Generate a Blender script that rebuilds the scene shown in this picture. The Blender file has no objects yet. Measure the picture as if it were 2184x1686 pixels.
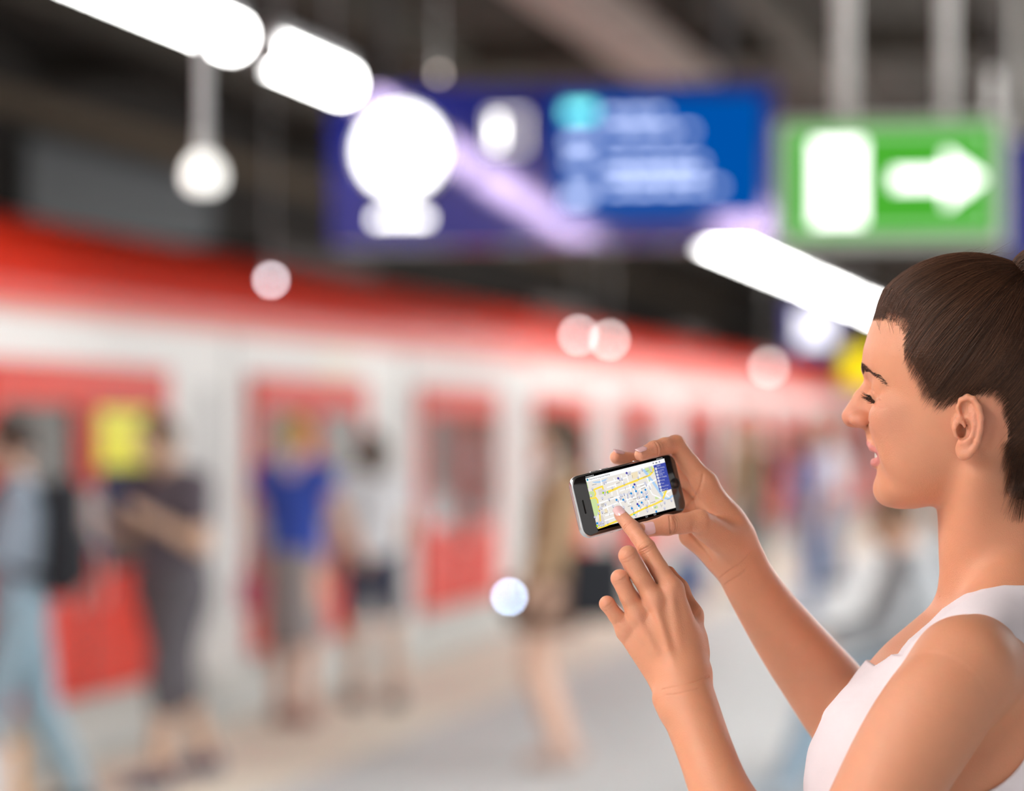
import bpy, math, random, os
import numpy as np

# ------------------------------------------------------------------ camera, world, exposure
scene = bpy.context.scene
COL = scene.collection
random.seed(7)
RNG = np.random.default_rng(11)

CAM_H = 1.60                       # eye height of the camera above the platform
F_PX = 2184 * 100.0 / 36.0         # focal length in pixels of the 2184 px wide frame (100 mm lens)
S_W = F_PX / 2370.0                # distance of the woman: 2370 px per metre

cam_data = bpy.data.cameras.new('camera')
cam = bpy.data.objects.new('camera', cam_data)
COL.objects.link(cam)
cam.location = (0, 0, CAM_H)
cam.rotation_euler = (math.pi / 2, 0, 0)
cam_data.sensor_fit = 'HORIZONTAL'
cam_data.sensor_width = 36.0
cam_data.lens = 100.0
cam_data.shift_y = 77.0 / 2184.0   # horizon lies 77 px under the picture's middle
cam_data.clip_start = 0.05
cam_data.clip_end = 300
cam_data.dof.use_dof = True
cam_data.dof.focus_distance = S_W - 0.06
cam_data.dof.aperture_fstop = 2.45
scene.camera = cam

world = bpy.data.worlds.new('world')
scene.world = world
world.use_nodes = True
_bg = world.node_tree.nodes['Background']
_bg.inputs[0].default_value = (1.0, 0.97, 0.95, 1)
_bg.inputs[1].default_value = 0.78
scene.view_settings.view_transform = 'Standard'
scene.view_settings.look = 'None'
scene.view_settings.gamma = 1.0
scene.view_settings.use_curve_mapping = False
scene.view_settings.exposure = 0.0
scene.cycles.max_bounces = 5
scene.cycles.diffuse_bounces = 2
scene.cycles.glossy_bounces = 3
scene.cycles.transmission_bounces = 2
scene.cycles.caustics_reflective = False
scene.cycles.caustics_refractive = False
scene.cycles.use_denoising = True
scene.cycles.use_light_tree = False
scene.cycles.use_adaptive_sampling = True
scene.cycles.adaptive_threshold = 0.02
# ------------------------------------------------------------------ helpers: materials
MATS = {}
def mat(name, color, rough=0.5, metal=0.0, emit=None, estr=0.0, coat=0.0, sss=0.0, noise=0.0, nscale=8.0,
        bump=0.0, bscale=40.0, tint=None, attr=None, spec=0.5, stretch=None, coat_rough=0.03, trans=0.0):
    if name in MATS: return MATS[name]
    m = bpy.data.materials.new(name); m.use_nodes = True
    nt = m.node_tree; b = nt.nodes['Principled BSDF']
    col = (*color, 1.0)
    b.inputs['Base Color'].default_value = col
    b.inputs['Roughness'].default_value = rough
    b.inputs['Metallic'].default_value = metal
    b.inputs['Specular IOR Level'].default_value = spec
    b.inputs['Coat Weight'].default_value = coat
    if tint: b.inputs['Specular Tint'].default_value = (*tint, 1)
    b.inputs['Coat Roughness'].default_value = coat_rough
    if trans: b.inputs['Transmission Weight'].default_value = trans
    if sss:
        b.inputs['Subsurface Weight'].default_value = sss
        b.inputs['Subsurface Radius'].default_value = (1.0, 0.35, 0.2)
        b.inputs['Subsurface Scale'].default_value = 0.006
    if emit:
        b.inputs['Emission Color'].default_value = (*emit, 1.0)
        b.inputs['Emission Strength'].default_value = estr; m.cycles.emission_sampling = 'NONE'
    last = None
    if noise or bump:
        tc = nt.nodes.new('ShaderNodeTexCoord')
        mp = nt.nodes.new('ShaderNodeMapping')
        nt.links.new(tc.outputs['Object'], mp.inputs[0])
        if stretch: mp.inputs['Scale'].default_value = stretch
    if noise:
        nz = nt.nodes.new('ShaderNodeTexNoise'); nz.inputs['Scale'].default_value = nscale
        nz.inputs['Detail'].default_value = 4
        nt.links.new(mp.outputs[0], nz.inputs['Vector'])
        mx = nt.nodes.new('ShaderNodeMix'); mx.data_type = 'RGBA'
        c1 = [min(1, max(0, c * (1 - noise))) for c in color]; c2 = [min(1, c * (1 + noise)) for c in color]
        mx.inputs['A'].default_value = (*c1, 1); mx.inputs['B'].default_value = (*c2, 1)
        nt.links.new(nz.outputs['Fac'], mx.inputs['Factor'])
        last = mx.outputs['Result']
    if attr:
        at = nt.nodes.new('ShaderNodeAttribute'); at.attribute_name = attr
        if last is None:
            last = at.outputs['Color']
        else:
            mm = nt.nodes.new('ShaderNodeMix'); mm.data_type = 'RGBA'; mm.blend_type = 'MULTIPLY'
            mm.inputs['Factor'].default_value = 1.0
            nt.links.new(last, mm.inputs['A']); nt.links.new(at.outputs['Color'], mm.inputs['B'])
            last = mm.outputs['Result']
    if last is not None: nt.links.new(last, b.inputs['Base Color'])
    if bump:
        nb = nt.nodes.new('ShaderNodeTexNoise'); nb.inputs['Scale'].default_value = bscale
        nb.inputs['Detail'].default_value = 3
        nt.links.new(mp.outputs[0], nb.inputs['Vector'])
        bp = nt.nodes.new('ShaderNodeBump'); bp.inputs['Strength'].default_value = bump
        bp.inputs['Distance'].default_value = 0.002
        nt.links.new(nb.outputs['Fac'], bp.inputs['Height'])
        nt.links.new(bp.outputs[0], b.inputs['Normal'])
    MATS[name] = m
    return m

def glow(name, color, strength, lamp=False):
    if name in MATS: return MATS[name]
    m = bpy.data.materials.new(name); m.use_nodes = True
    nt = m.node_tree; nt.nodes.clear()
    o = nt.nodes.new('ShaderNodeOutputMaterial'); e = nt.nodes.new('ShaderNodeEmission')
    e.inputs[0].default_value = (*color, 1); e.inputs[1].default_value = strength
    nt.links.new(e.outputs[0], o.inputs[0])
    if not lamp: m.cycles.emission_sampling = 'NONE'
    MATS[name] = m
    return m

# ------------------------------------------------------------------ helpers: objects
def tag(o, label=None, cat=None, group=None, kind=None):
    if label: o['label'] = label
    if cat: o['category'] = cat
    if group: o['group'] = group
    if kind: o['kind'] = kind
    return o

def empty(name, loc=(0, 0, 0), rz=0.0, parent=None):
    o = bpy.data.objects.new(name, None); COL.objects.link(o)
    o.location = loc; o.rotation_euler = (0, 0, rz); o.parent = parent
    o.empty_display_size = 0.05
    return o

def mesh_obj(name, verts, faces, m=None, parent=None, smooth=False, mats=None, fmat=None):
    me = bpy.data.meshes.new(name)
    if isinstance(verts, np.ndarray) and isinstance(faces, np.ndarray):
        n, k = faces.shape
        me.vertices.add(len(verts)); me.vertices.foreach_set('co', np.ascontiguousarray(verts, dtype=np.float32).ravel())
        me.loops.add(n * k); me.loops.foreach_set('vertex_index', np.ascontiguousarray(faces, dtype=np.int32).ravel())
        me.polygons.add(n); me.polygons.foreach_set('loop_start', np.arange(0, n * k, k, dtype=np.int32))
        try: me.polygons.foreach_set('loop_total', np.full(n, k, dtype=np.int32))
        except Exception: pass
        me.update(calc_edges=True)
    else:
        me.from_pydata([tuple(map(float, v)) for v in verts], [], faces); me.update()
    if mats:
        for x in mats: me.materials.append(x)
        if fmat is not None: me.polygons.foreach_set('material_index', np.asarray(fmat, dtype=np.int32))
    elif m: me.materials.append(m)
    if smooth: me.polygons.foreach_set('use_smooth', np.ones(len(me.polygons), dtype=bool))
    o = bpy.data.objects.new(name, me); COL.objects.link(o); o.parent = parent
    return o

def add_attr(o, name, cols):
    a = o.data.attributes.new(name, 'FLOAT_COLOR', 'POINT')
    c = np.ones((len(cols), 4), dtype=np.float32); c[:, :3] = cols
    a.data.foreach_set('color', c.ravel())

class MB:
    """collects simple shapes into one mesh"""
    def __init__(s): s.v = []; s.f = []; s.fm = []
    def add(s, vs, fs, mi=0):
        n = len(s.v); s.v += [tuple(map(float, q)) for q in vs]; s.f += [tuple(i + n for i in f) for f in fs]; s.fm += [mi] * len(fs)
        return s
    def box(s, lo, hi, mi=0, bev=0.0):
        x0, y0, z0 = lo; x1, y1, z1 = hi
        if bev <= 0:
            return s.add([(x0,y0,z0),(x1,y0,z0),(x1,y1,z0),(x0,y1,z0),(x0,y0,z1),(x1,y0,z1),(x1,y1,z1),(x0,y1,z1)],
                         [(0,3,2,1),(4,5,6,7),(0,1,5,4),(1,2,6,5),(2,3,7,6),(3,0,4,7)], mi)
        e = bev; vs = []; ring = []
        for z, ins in ((z0, e), (z0 + e, 0), (z1 - e, 0), (z1, e)):
            r = [(x0+ins+ (e if not ins else 0), y0+ins), (x1-ins-(e if not ins else 0), y0+ins), (x1-ins, y0+ins+(e if not ins else 0)), (x1-ins, y1-ins-(e if not ins else 0)),
                 (x1-ins-(e if not ins else 0), y1-ins), (x0+ins+(e if not ins else 0), y1-ins), (x0+ins, y1-ins-(e if not ins else 0)), (x0+ins, y0+ins+(e if not ins else 0))]
            ring.append([(a, b, z) for a, b in r])
        vs = sum(ring, []); fs = []
        for k in range(3):
            for i in range(8):
                j = (i + 1) % 8; fs.append((k*8+i, k*8+j, k*8+8+j, k*8+8+i))
        fs.append(tuple(range(7, -1, -1))); fs.append(tuple(range(24, 32)))
        return s.add(vs, fs, mi)
    def tube(s, p, q, r0, r1=None, n=16, mi=0, caps=True):
        r1 = r0 if r1 is None else r1
        p = np.array(p, float); q = np.array(q, float); d = q - p; d /= np.linalg.norm(d)
        a = np.cross(d, (0, 0, 1) if abs(d[2]) < .9 else (1, 0, 0)); a /= np.linalg.norm(a); b = np.cross(d, a)
        vs = []
        for c, r in ((p, r0), (q, r1)):
            for i in range(n):
                t = 2 * math.pi * i / n; vs.append(c + r * (math.cos(t) * a + math.sin(t) * b))
        fs = [(i, (i+1) % n, n + (i+1) % n, n + i) for i in range(n)]
        fs = [f[::-1] for f in fs]
        if caps: fs += [tuple(range(n)), tuple(range(2*n-1, n-1, -1))]
        return s.add(vs, fs, mi)
    def lathe(s, c, prof, n=24, mi=0):
        """profile of (radius, z) turned about the vertical through c"""
        vs = []; fs = []
        for r, z in prof:
            for i in range(n):
                t = 2 * math.pi * i / n; vs.append((c[0] + r*math.cos(t), c[1] + r*math.sin(t), c[2] + z))
        for k in range(len(prof) - 1):
            for i in range(n):
                j = (i+1) % n; fs.append((k*n+i, k*n+j, (k+1)*n+j, (k+1)*n+i))
        return s.add(vs, fs, mi)
    def prism(s, poly, z0, z1, mi=0, M=None):
        """polygon in xy extruded z0..z1; M maps (x, y, z) to the place"""
        n = len(poly); M = M or (lambda x, y, z: (x, y, z))
        vs = [M(x, y, z0) for x, y in poly] + [M(x, y, z1) for x, y in poly]
        fs = [tuple(range(n-1, -1, -1)), tuple(range(n, 2*n))] + [(i, (i+1) % n, n + (i+1) % n, n + i) for i in range(n)]
        return s.add(vs, fs, mi)
    def build(s, name, m=None, parent=None, smooth=False, mats=None):
        return mesh_obj(name, s.v, s.f, m, parent, smooth, mats, s.fm if mats else None)

# ------------------------------------------------------------------ helpers: implicit shapes -> one continuous mesh
def _v(p): return np.asarray(p, dtype=np.float32)
class Prim:
    def __init__(s, c, R, fn): s.c = _v(c); s.R = float(R); s.fn = fn
    def ev(s, P, C, br):
        sh = P.shape; return s.fn(P.reshape(-1, 3)).reshape(sh[:2])

def rc(a, b, ra, rb):
    """round cone"""
    a = _v(a); b = _v(b); ba = b - a; l2 = float(ba @ ba)
    if l2 < 1e-12: return ball(a, max(ra, rb))
    rr = ra - rb; a2 = l2 - rr * rr; il2 = 1.0 / l2
    if a2 <= 0: return ball(a if ra > rb else b, max(ra, rb))
    def fn(p):
        pa = p - a; y = pa @ ba; z = y - l2
        q = pa * l2 - ba * y[:, None]; x2 = np.einsum('ij,ij->i', q, q)
        y2 = y * y * l2; z2 = z * z * l2
        k = np.sign(rr) * rr * rr * x2
        d = (np.sqrt(x2 * a2 * il2) + y * rr) * il2 - ra
        c1 = np.sign(z) * a2 * z2 > k
        c2 = np.sign(y) * a2 * y2 < k
        d = np.where(c2, np.sqrt(x2 + y2) * il2 - ra, d)
        d = np.where(c1, np.sqrt(x2 + z2) * il2 - rb, d)
        return d
    return Prim((a + b) / 2, math.sqrt(l2) / 2 + max(ra, rb), fn)
def ball(c, r):
    c = _v(c)
    return Prim(c, r, lambda p: np.linalg.norm(p - c, axis=1) - r)
def ell(c, r, ax=None):
    """ellipsoid, ax rows = its axes"""
    c = _v(c); r = _v(r); A = None if ax is None else _v(ax).T
    def fn(p):
        q = p - c
        if A is not None: q = q @ A
        k0 = np.linalg.norm(q / r, axis=1); k1 = np.linalg.norm(q / (r * r), axis=1)
        return np.where(k1 < 1e-6, -r.min(), k0 * (k0 - 1) / np.maximum(k1, 1e-6))
    return Prim(c, float(r.max()), fn)
def smin(a, b, k):
    if k <= 0: return np.minimum(a, b)
    h = np.maximum(k - np.abs(a - b), 0) / k
    return np.minimum(a, b) - h * h * k * .25
def smax(a, b, k): return -smin(-a, -b, k)
class Node:
    def __init__(s, items=None): s.items = []; s.c = None; s.R = 0; [s.u(*i) if isinstance(i, tuple) else s.u(i) for i in (items or [])]
    def _grow(s, ch):
        if s.c is None: s.c, s.R = ch.c.copy(), ch.R; return
        d = float(np.linalg.norm(ch.c - s.c))
        if d + ch.R <= s.R: return
        if d + s.R <= ch.R: s.c, s.R = ch.c.copy(), ch.R; return
        R = (d + s.R + ch.R) / 2; s.c = s.c + (ch.c - s.c) * ((R - s.R) / max(d, 1e-9)); s.R = R
    def u(s, ch, k=0.0): s.items.append(('u', ch, k)); s._grow(ch); return s
    def sub(s, ch, k=0.0): s.items.append(('s', ch, k)); return s
    def isect(s, fn): s.items.append(('i', fn, 0)); return s
    def ev(s, P, C, br):
        D = np.full(P.shape[:2], 1.0, dtype=np.float32)
        for op, ch, k in s.items:
            if op == 'i':
                D = ch(P.reshape(-1, 3), D.ravel()).reshape(D.shape); continue
            sel = np.nonzero(np.linalg.norm(C - ch.c, axis=1) - ch.R < 2.5 * br + k + .004)[0]
            if len(sel) == 0: continue
            d = ch.ev(P[sel], C[sel], br)
            D[sel] = smin(D[sel], d, k) if op == 'u' else smax(D[sel], -d, k)
        return D
    def at(s, pts):
        pts = np.asarray(pts, dtype=np.float32)
        return s.ev(pts[:, None, :], pts, 0.004)[:, 0]

def sdf_mesh(node, lo, hi, h, B=8, newton=2, slack=1.35):
    lo = np.asarray(lo, float); hi = np.asarray(hi, float)
    nb = np.maximum(1, np.ceil((hi - lo) / (h * B))).astype(int)
    br = h * B * math.sqrt(3) / 2
    g = [lo[i] + h * B * (np.arange(nb[i]) + .5) - h / 2 for i in range(3)]
    C = np.stack(np.meshgrid(*g, indexing='ij'), -1).reshape(-1, 3).astype(np.float32)
    fc = np.concatenate([node.ev(C[i:i+200000, None, :], C[i:i+200000], br)[:, 0] for i in range(0, len(C), 200000)])
    act = np.nonzero(np.abs(fc) < br * slack)[0]
    fc3 = fc.reshape(nb)
    D = np.repeat(np.repeat(np.repeat(fc3, B, 0), B, 1), B, 2).astype(np.float32)
    D4 = D.reshape(nb[0], B, nb[1], B, nb[2], B)
    off = np.stack(np.meshgrid(*[np.arange(B)] * 3, indexing='ij'), -1).reshape(-1, 3)
    offs = ((off - (B - 1) / 2) * h).astype(np.float32)
    bi = np.stack(np.unravel_index(act, nb), 1)
    step = 1200
    for s in range(0, len(act), step):
        cc = C[act[s:s+step]]
        P = cc[:, None, :] + offs[None]
        d = node.ev(P, cc, br)
        q = bi[s:s+step]
        D4[q[:, 0], :, q[:, 1], :, q[:, 2], :] = d.reshape(-1, B, B, B)
    N = np.array(D.shape)
    S = D < 0
    anyb = np.zeros(N - 1, bool); allb = np.ones(N - 1, bool)
    for dx in (0, 1):
        for dy in (0, 1):
            for dz in (0, 1):
                t = S[dx:N[0]-1+dx, dy:N[1]-1+dy, dz:N[2]-1+dz]; anyb |= t; allb &= t
    ci = np.stack(np.nonzero(anyb & ~allb), 1)
    del anyb, allb
    if len(ci) == 0: return np.zeros((0, 3)), np.zeros((0, 4), int)
    cor = [(x, y, z) for x in (0, 1) for y in (0, 1) for z in (0, 1)]
    V = np.stack([D[ci[:, 0]+c[0], ci[:, 1]+c[1], ci[:, 2]+c[2]] for c in cor], 1)
    acc = np.zeros((len(ci), 3)); cnt = np.zeros(len(ci))
    for i in range(8):
        for j in range(i + 1, 8):
            if sum(abs(cor[i][k] - cor[j][k]) for k in range(3)) != 1: continue
            a = V[:, i]; b = V[:, j]; m = (a < 0) != (b < 0)
            t = np.where(m, a / np.where(np.abs(a - b) < 1e-12, 1, a - b), 0)
            for k in range(3):
                acc[:, k] += np.where(m, cor[i][k] + t * (cor[j][k] - cor[i][k]), 0)
            cnt += m
    pos = lo + (ci + acc / cnt[:, None]) * h
    M = N - 1
    flat = (ci[:, 0] * M[1] + ci[:, 1]) * M[2] + ci[:, 2]
    quads = []
    s0 = V[:, 0] < 0
    for ax, nxt in ((0, 4), (1, 2), (2, 1)):
        s1 = V[:, nxt] < 0
        o = [k for k in range(3) if k != ax]
        m = (s0 != s1) & (ci[:, o[0]] > 0) & (ci[:, o[1]] > 0)
        c = ci[m]
        def vid(d0, d1):
            q = c.copy(); q[:, o[0]] -= d0; q[:, o[1]] -= d1
            return np.searchsorted(flat, (q[:, 0] * M[1] + q[:, 1]) * M[2] + q[:, 2])
        qd = np.stack([vid(1, 1), vid(0, 1), vid(0, 0), vid(1, 0)], 1)
        inside = s0[m]
        if ax == 1: inside = ~inside
        qd[~inside] = qd[~inside][:, ::-1]
        quads.append(qd)
    Q = np.concatenate(quads)
    p = pos.astype(np.float32)
    for _ in range(newton):
        f0 = node.at(p); e = h * .5
        gx = np.stack([node.at(p + np.eye(3, dtype=np.float32)[k] * e) - node.at(p - np.eye(3, dtype=np.float32)[k] * e) for k in range(3)], 1) / (2 * e)
        g2 = np.maximum((gx ** 2).sum(1), .1)
        st = np.clip(f0 / np.sqrt(g2), -h, h)
        p = p - (st / np.sqrt(g2))[:, None] * gx
    return p, Q

def poly_sd(poly):
    """signed distance to a 2-D polygon (negative inside)"""
    P = np.asarray(poly, dtype=np.float32); Qn = np.roll(P, -1, 0)
    def fn(x, y):
        d = np.full(x.shape, 1e9, np.float32); ins = np.zeros(x.shape, bool)
        for a, b in zip(P, Qn):
            e = b - a; wx = x - a[0]; wy = y - a[1]
            t = np.clip((wx * e[0] + wy * e[1]) / max(float(e @ e), 1e-12), 0, 1)
            d = np.minimum(d, (wx - e[0] * t) ** 2 + (wy - e[1] * t) ** 2)
            if abs(e[1]) > 1e-12:
                c = ((a[1] > y) != (b[1] > y)) & (x < e[0] * (y - a[1]) / e[1] + a[0]); ins ^= c
        d = np.sqrt(d)
        return np.where(ins, -d, d)
    return fn

def catmull(pts, n=6, closed=False):
    P = [np.array(p, float) for p in pts]; out = []
    m = len(P)
    for i in range(m if closed else m - 1):
        p0 = P[(i-1) % m] if closed or i > 0 else P[0]; p1 = P[i]; p2 = P[(i+1) % m]; p3 = P[(i+2) % m] if closed or i + 2 < m else P[-1]
        for k in range(n):
            t = k / n
            out.append(.5 * ((2*p1) + (-p0+p2)*t + (2*p0-5*p1+4*p2-p3)*t*t + (-p0+3*p1-3*p2+p3)*t**3))
    if not closed: out.append(P[-1])
    return out

def strands(paths, r0, r1, nside=3):
    """paths (N, K, 3) -> tapered thin tubes, vectorised; returns verts, quads"""
    N, K, _ = paths.shape
    T = np.gradient(paths, axis=1); T /= np.maximum(np.linalg.norm(T, axis=2, keepdims=True), 1e-9)
    ref = np.array([0.31, 0.77, 0.55]); A = np.cross(T, ref); A /= np.maximum(np.linalg.norm(A, axis=2, keepdims=True), 1e-9)
    Bv = np.cross(T, A)
    w = np.linspace(0, 1, K); rad = (r0 + (np.asarray(r1) - r0) * w)[None, :, None]
    rings = []
    for i in range(nside):
        t = 2 * math.pi * i / nside
        rings.append(paths + rad * (math.cos(t) * A + math.sin(t) * Bv))
    V = np.stack(rings, 2).reshape(-1, 3)
    base = (np.arange(N)[:, None, None] * K + np.arange(K - 1)[None, :, None]) * nside + np.arange(nside)[None, None, :]
    j = (np.arange(nside) + 1) % nside
    b2 = (np.arange(N)[:, None, None] * K + np.arange(K - 1)[None, :, None]) * nside + j[None, None, :]
    Q = np.stack([base, b2, b2 + nside, base + nside], -1).reshape(-1, 4)
    return V, Q
# ------------------------------------------------------------------ station: platform, track, walls, ceiling
# frame of the platform: t runs along the track, n across it (n > 0 towards the right), z up
DT = np.array([.2215, .9752]); DN = np.array([.9752, -.2215])
TRK = math.atan2(.2215, .9752)                        # the track leaves the view axis by this angle
def G(n, t, z=0.0):
    p = DN * n + DT * t
    return (float(p[0]), float(p[1]), float(z))
def nt_box(mb, n0, n1, t0, t1, z0, z1, mi=0):
    vs = [G(n, t, z) for z in (z0, z1) for n, t in ((n0, t0), (n1, t0), (n1, t1), (n0, t1))]
    return mb.add(vs, [(0,3,2,1),(4,5,6,7),(0,1,5,4),(1,2,6,5),(2,3,7,6),(3,0,4,7)], mi)
def at_px(px, py, Y): return np.array([(px - 1092) / F_PX * Y, Y, CAM_H + (920 - py) / F_PX * Y])
def t_of(px, n):
    """place along the track where the line n crosses the picture column px"""
    k = (px - 1092) / F_PX
    return float(n * (DN[0] - k * DN[1]) / (k * DT[1] - DT[0]))

T0, T1 = -9.0, 95.0
floor_m = mat('platform_stone', (.575, .595, .595), rough=.42, noise=.06, nscale=1.5)
strip_m = mat('edge_strip_stone', (.84, .76, .64), rough=.5, noise=.08, nscale=3)
edge_m = mat('edge_kerb', (.62, .60, .54), rough=.6, noise=.08, nscale=4)
fl = nt_box(MB(), -3.84, 9.0, T0, T1, -.9, 0).build('floor', floor_m); tag(fl, kind='structure')
# warning strip along the platform edge: single slabs near the camera, each with its joint
strip = nt_box(MB(), -5.05, -3.84, T0, T1, -.9, -.012).build('floor_edge', edge_m); tag(strip, kind='structure')
slab = MB().box((.006, .006, 0), (1.194, .994, .012), bev=.004).build('paving_slab', strip_m, strip)
slab.location = G(-5.04, T0 + 17, -.012); slab.rotation_euler = (0, 0, -TRK)
for k in range(1, 58):
    c = slab.copy(); COL.objects.link(c); c.parent = strip; c.location = G(-5.04, T0 + 17 + k, -.012)
track_m = mat('ballast', (.10, .095, .085), rough=.95, noise=.4, nscale=9)
tag(nt_box(MB(), -9.0, -5.05, T0, T1, -1.2, -1.1).build('floor_track', track_m), kind='structure')
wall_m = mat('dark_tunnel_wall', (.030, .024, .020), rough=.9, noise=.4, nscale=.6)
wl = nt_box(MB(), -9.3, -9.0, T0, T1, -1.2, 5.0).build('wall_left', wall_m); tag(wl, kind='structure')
tag(nt_box(MB(), 9.0, 9.3, 14.0, T1, -1.2, 5.0).build('wall_right', mat('pale_wall', (.55, .53, .50), rough=.7, noise=.1, nscale=1), None), kind='structure')
tag(nt_box(MB(), -9.3, 9.3, T1, T1 + .3, -1.2, 5.0).build('wall_far', mat('far_wall', (.62, .61, .60), rough=.8, noise=.08, nscale=.5)), kind='structure')
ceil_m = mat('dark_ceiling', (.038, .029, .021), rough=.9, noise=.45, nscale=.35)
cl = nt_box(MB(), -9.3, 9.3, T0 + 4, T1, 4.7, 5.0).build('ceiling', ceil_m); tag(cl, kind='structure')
rib_m = mat('ceiling_girder', (.068, .053, .040), rough=.8, noise=.3, nscale=.8)
pipe_m = mat('ceiling_duct', (.36, .27, .24), rough=.7, noise=.15, nscale=1.0)
for n0, w, h in ((-7.4, .35, .35), (-5.6, .25, .30), (-1.0, .5, .45), (1.2, .5, .45), (3.4, .5, .45), (5.8, .5, .45)):
    nt_box(MB(), n0, n0 + w, T0 + 4, T1, 4.7 - h, 4.7).build('girder', rib_m, cl)
for t in range(4, 90, 6):
    nt_box(MB(), -9.0, 9.0, t, t + .3, 4.48, 4.7).build('cross_girder', rib_m, cl)
nt_box(MB(), -3.55, -3.15, 6.0, 22.0, 4.05, 4.25).build('ceiling_duct', pipe_m, cl)
nt_box(MB(), -2.5, -2.3, 6.0, 60.0, 4.2, 4.35).build('ceiling_duct', rib_m, cl)
for t in range(8, 22, 4): nt_box(MB(), -3.4, -3.3, t, t + .06, 4.25, 4.7).build('duct_hanger', rib_m, cl)
# dark billboard and cable run on the wall behind the train
bb = empty('billboard', G(-8.98, t_of(255, -9.0), 3.45), -TRK)
bb_w = (t_of(455, -9.0) - t_of(55, -9.0)) / 2
MB().box((0, -bb_w, -.52), (.06, bb_w, .52), bev=.01).build('panel', mat('slate_panel', (.105, .115, .13), rough=.5), bb)
for a in (-1, 1): MB().box((0, a*bb_w - .05, -.56), (.08, a*bb_w + .05, .56)).build('frame_bar', mat('billboard_frame', (.02, .02, .02), rough=.5), bb)
for a in (-1, 1): MB().box((0, -bb_w, a*.54 - .03), (.08, bb_w, a*.54 + .03)).build('frame_bar', mat('billboard_frame', (.02, .02, .02)), bb)
tag(bb, 'long dark slate billboard on the tunnel wall above the train roof', 'billboard')
cr = MB(); nt_box(cr, -8.99, -8.88, T0 + 6, 60, 4.12, 4.34)
tag(cr.build('trim_1', mat('brown_tray', (.13, .088, .055), rough=.8, noise=.3, nscale=1)), kind='structure')
# pillars on the far platform
for t, n in ((46, 2.6), (60, 2.6), (74, 2.6)):
    p = MB().box((-.3, -.3, 0), (.3, .3, 4.7), bev=.04).build('pillar', mat('pale_pillar', (.62, .60, .58), rough=.6)); p.location = G(n, t); p.rotation_euler = (0, 0, -TRK); tag(p, kind='structure')

# ------------------------------------------------------------------ tube lamps over the platform: the light of the place, with fill panels added
LZ, LN = 3.20, -3.66
tube_m = glow('tube_light', (1.0, .985, .96), 24.0, True)
housing_m = mat('lamp_housing', (.45, .45, .46), rough=.4, metal=.3)
def lamp(n, z, t0, t1, label, group='tube lamps over the platform', hang=True, w=.075):
    o = empty('tube_lamp', G(n, (t0 + t1) / 2, z), -TRK); L = (t1 - t0) / 2
    mb = MB(); mb.tube((0, -L, 0), (0, L, 0), w, n=14); mb.build('tube', tube_m, o, True)
    MB().box((-.06, -L, w * .7), (.06, L, w * .7 + .07), bev=.01).build('housing', housing_m, o)
    for a in (-1, 1): MB().tube((0, a * L, 0), (0, a * (L + .035), 0), w * 1.05, n=14).build('end_cap', housing_m, o)
    if hang:
        for a in (-.7, .7): MB().tube((0, a * L, w * .7 + .06), (0, a * L, 4.72 - z), .008, n=6).build('hanger', housing_m, o)
    tag(o, label, 'lamp', group); return o
t_end1 = 11.62 / DT[1]
def tl(px): return t_of(px, LN)
lamp(LN, LZ, tl(100), tl(494), 'bright tube lamp cut by the top edge, first of the row over the train')
lamp(LN, LZ, tl(570), tl(728), 'short bright tube lamp ending at the blue sign\'s upper corner')
lamp(LN, LZ, tl(1492), tl(1700), 'bright tube lamp under the blue sign, nearer half of the far row')
lamp(LN, LZ, tl(1704), tl(1960), 'bright tube lamp running behind the woman\'s forehead')
# the row goes on towards and behind the camera; two rows of wide fill lamps are added out of view to the right
for i in range(3):
    t0 = tl(100) - .12 - 2.6 * (i + 1)
    lamp(LN, LZ, t0, t0 + 2.45, 'tube lamp of the row nearer than the picture', 'tube lamps outside the picture')
fill_m = glow('added_fill_light', (1.0, .98, .965), 25.0, True)
key_m = glow('added_key_light', (1.0, .95, .90), 25.0, True)
def fill_lamp(n, z, t0, t1, w, m=fill_m):
    o = empty('added_panel_lamp', G(n, (t0 + t1) / 2, z), -TRK); L = (t1 - t0) / 2
    MB().box((-w, -L, -.01), (w, L, .0)).build('diffuser', m, o)
    MB().box((-w - .03, -L - .03, .0), (w + .03, L + .03, .09), bev=.01).build('housing', housing_m, o)
    for a in (-.7, .7): MB().tube((0, a * L, .09), (0, a * L, 4.72 - z), .008, n=6).build('hanger', housing_m, o)
    tag(o, 'wide panel lamp added out of view for fill light', 'lamp', 'added fill lamps over the platform')
for i in range(7): fill_lamp(1.7, 4.12, 9.0 + 10.0 * i, 9.0 + 10.0 * i + 7.5, .42)  # added row, never in view, to brighten the floor and train
for i in range(7): fill_lamp(4.6, 4.12, 9.0 + 10.0 * i, 9.0 + 10.0 * i + 7.5, .42)
for i in range(2): fill_lamp(-2.4, 3.5, -8.0 + 5.2 * i, -8.0 + 5.2 * i + 4.8, .28, key_m)  # added lamps, out of view, for front-left light on the woman
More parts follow.
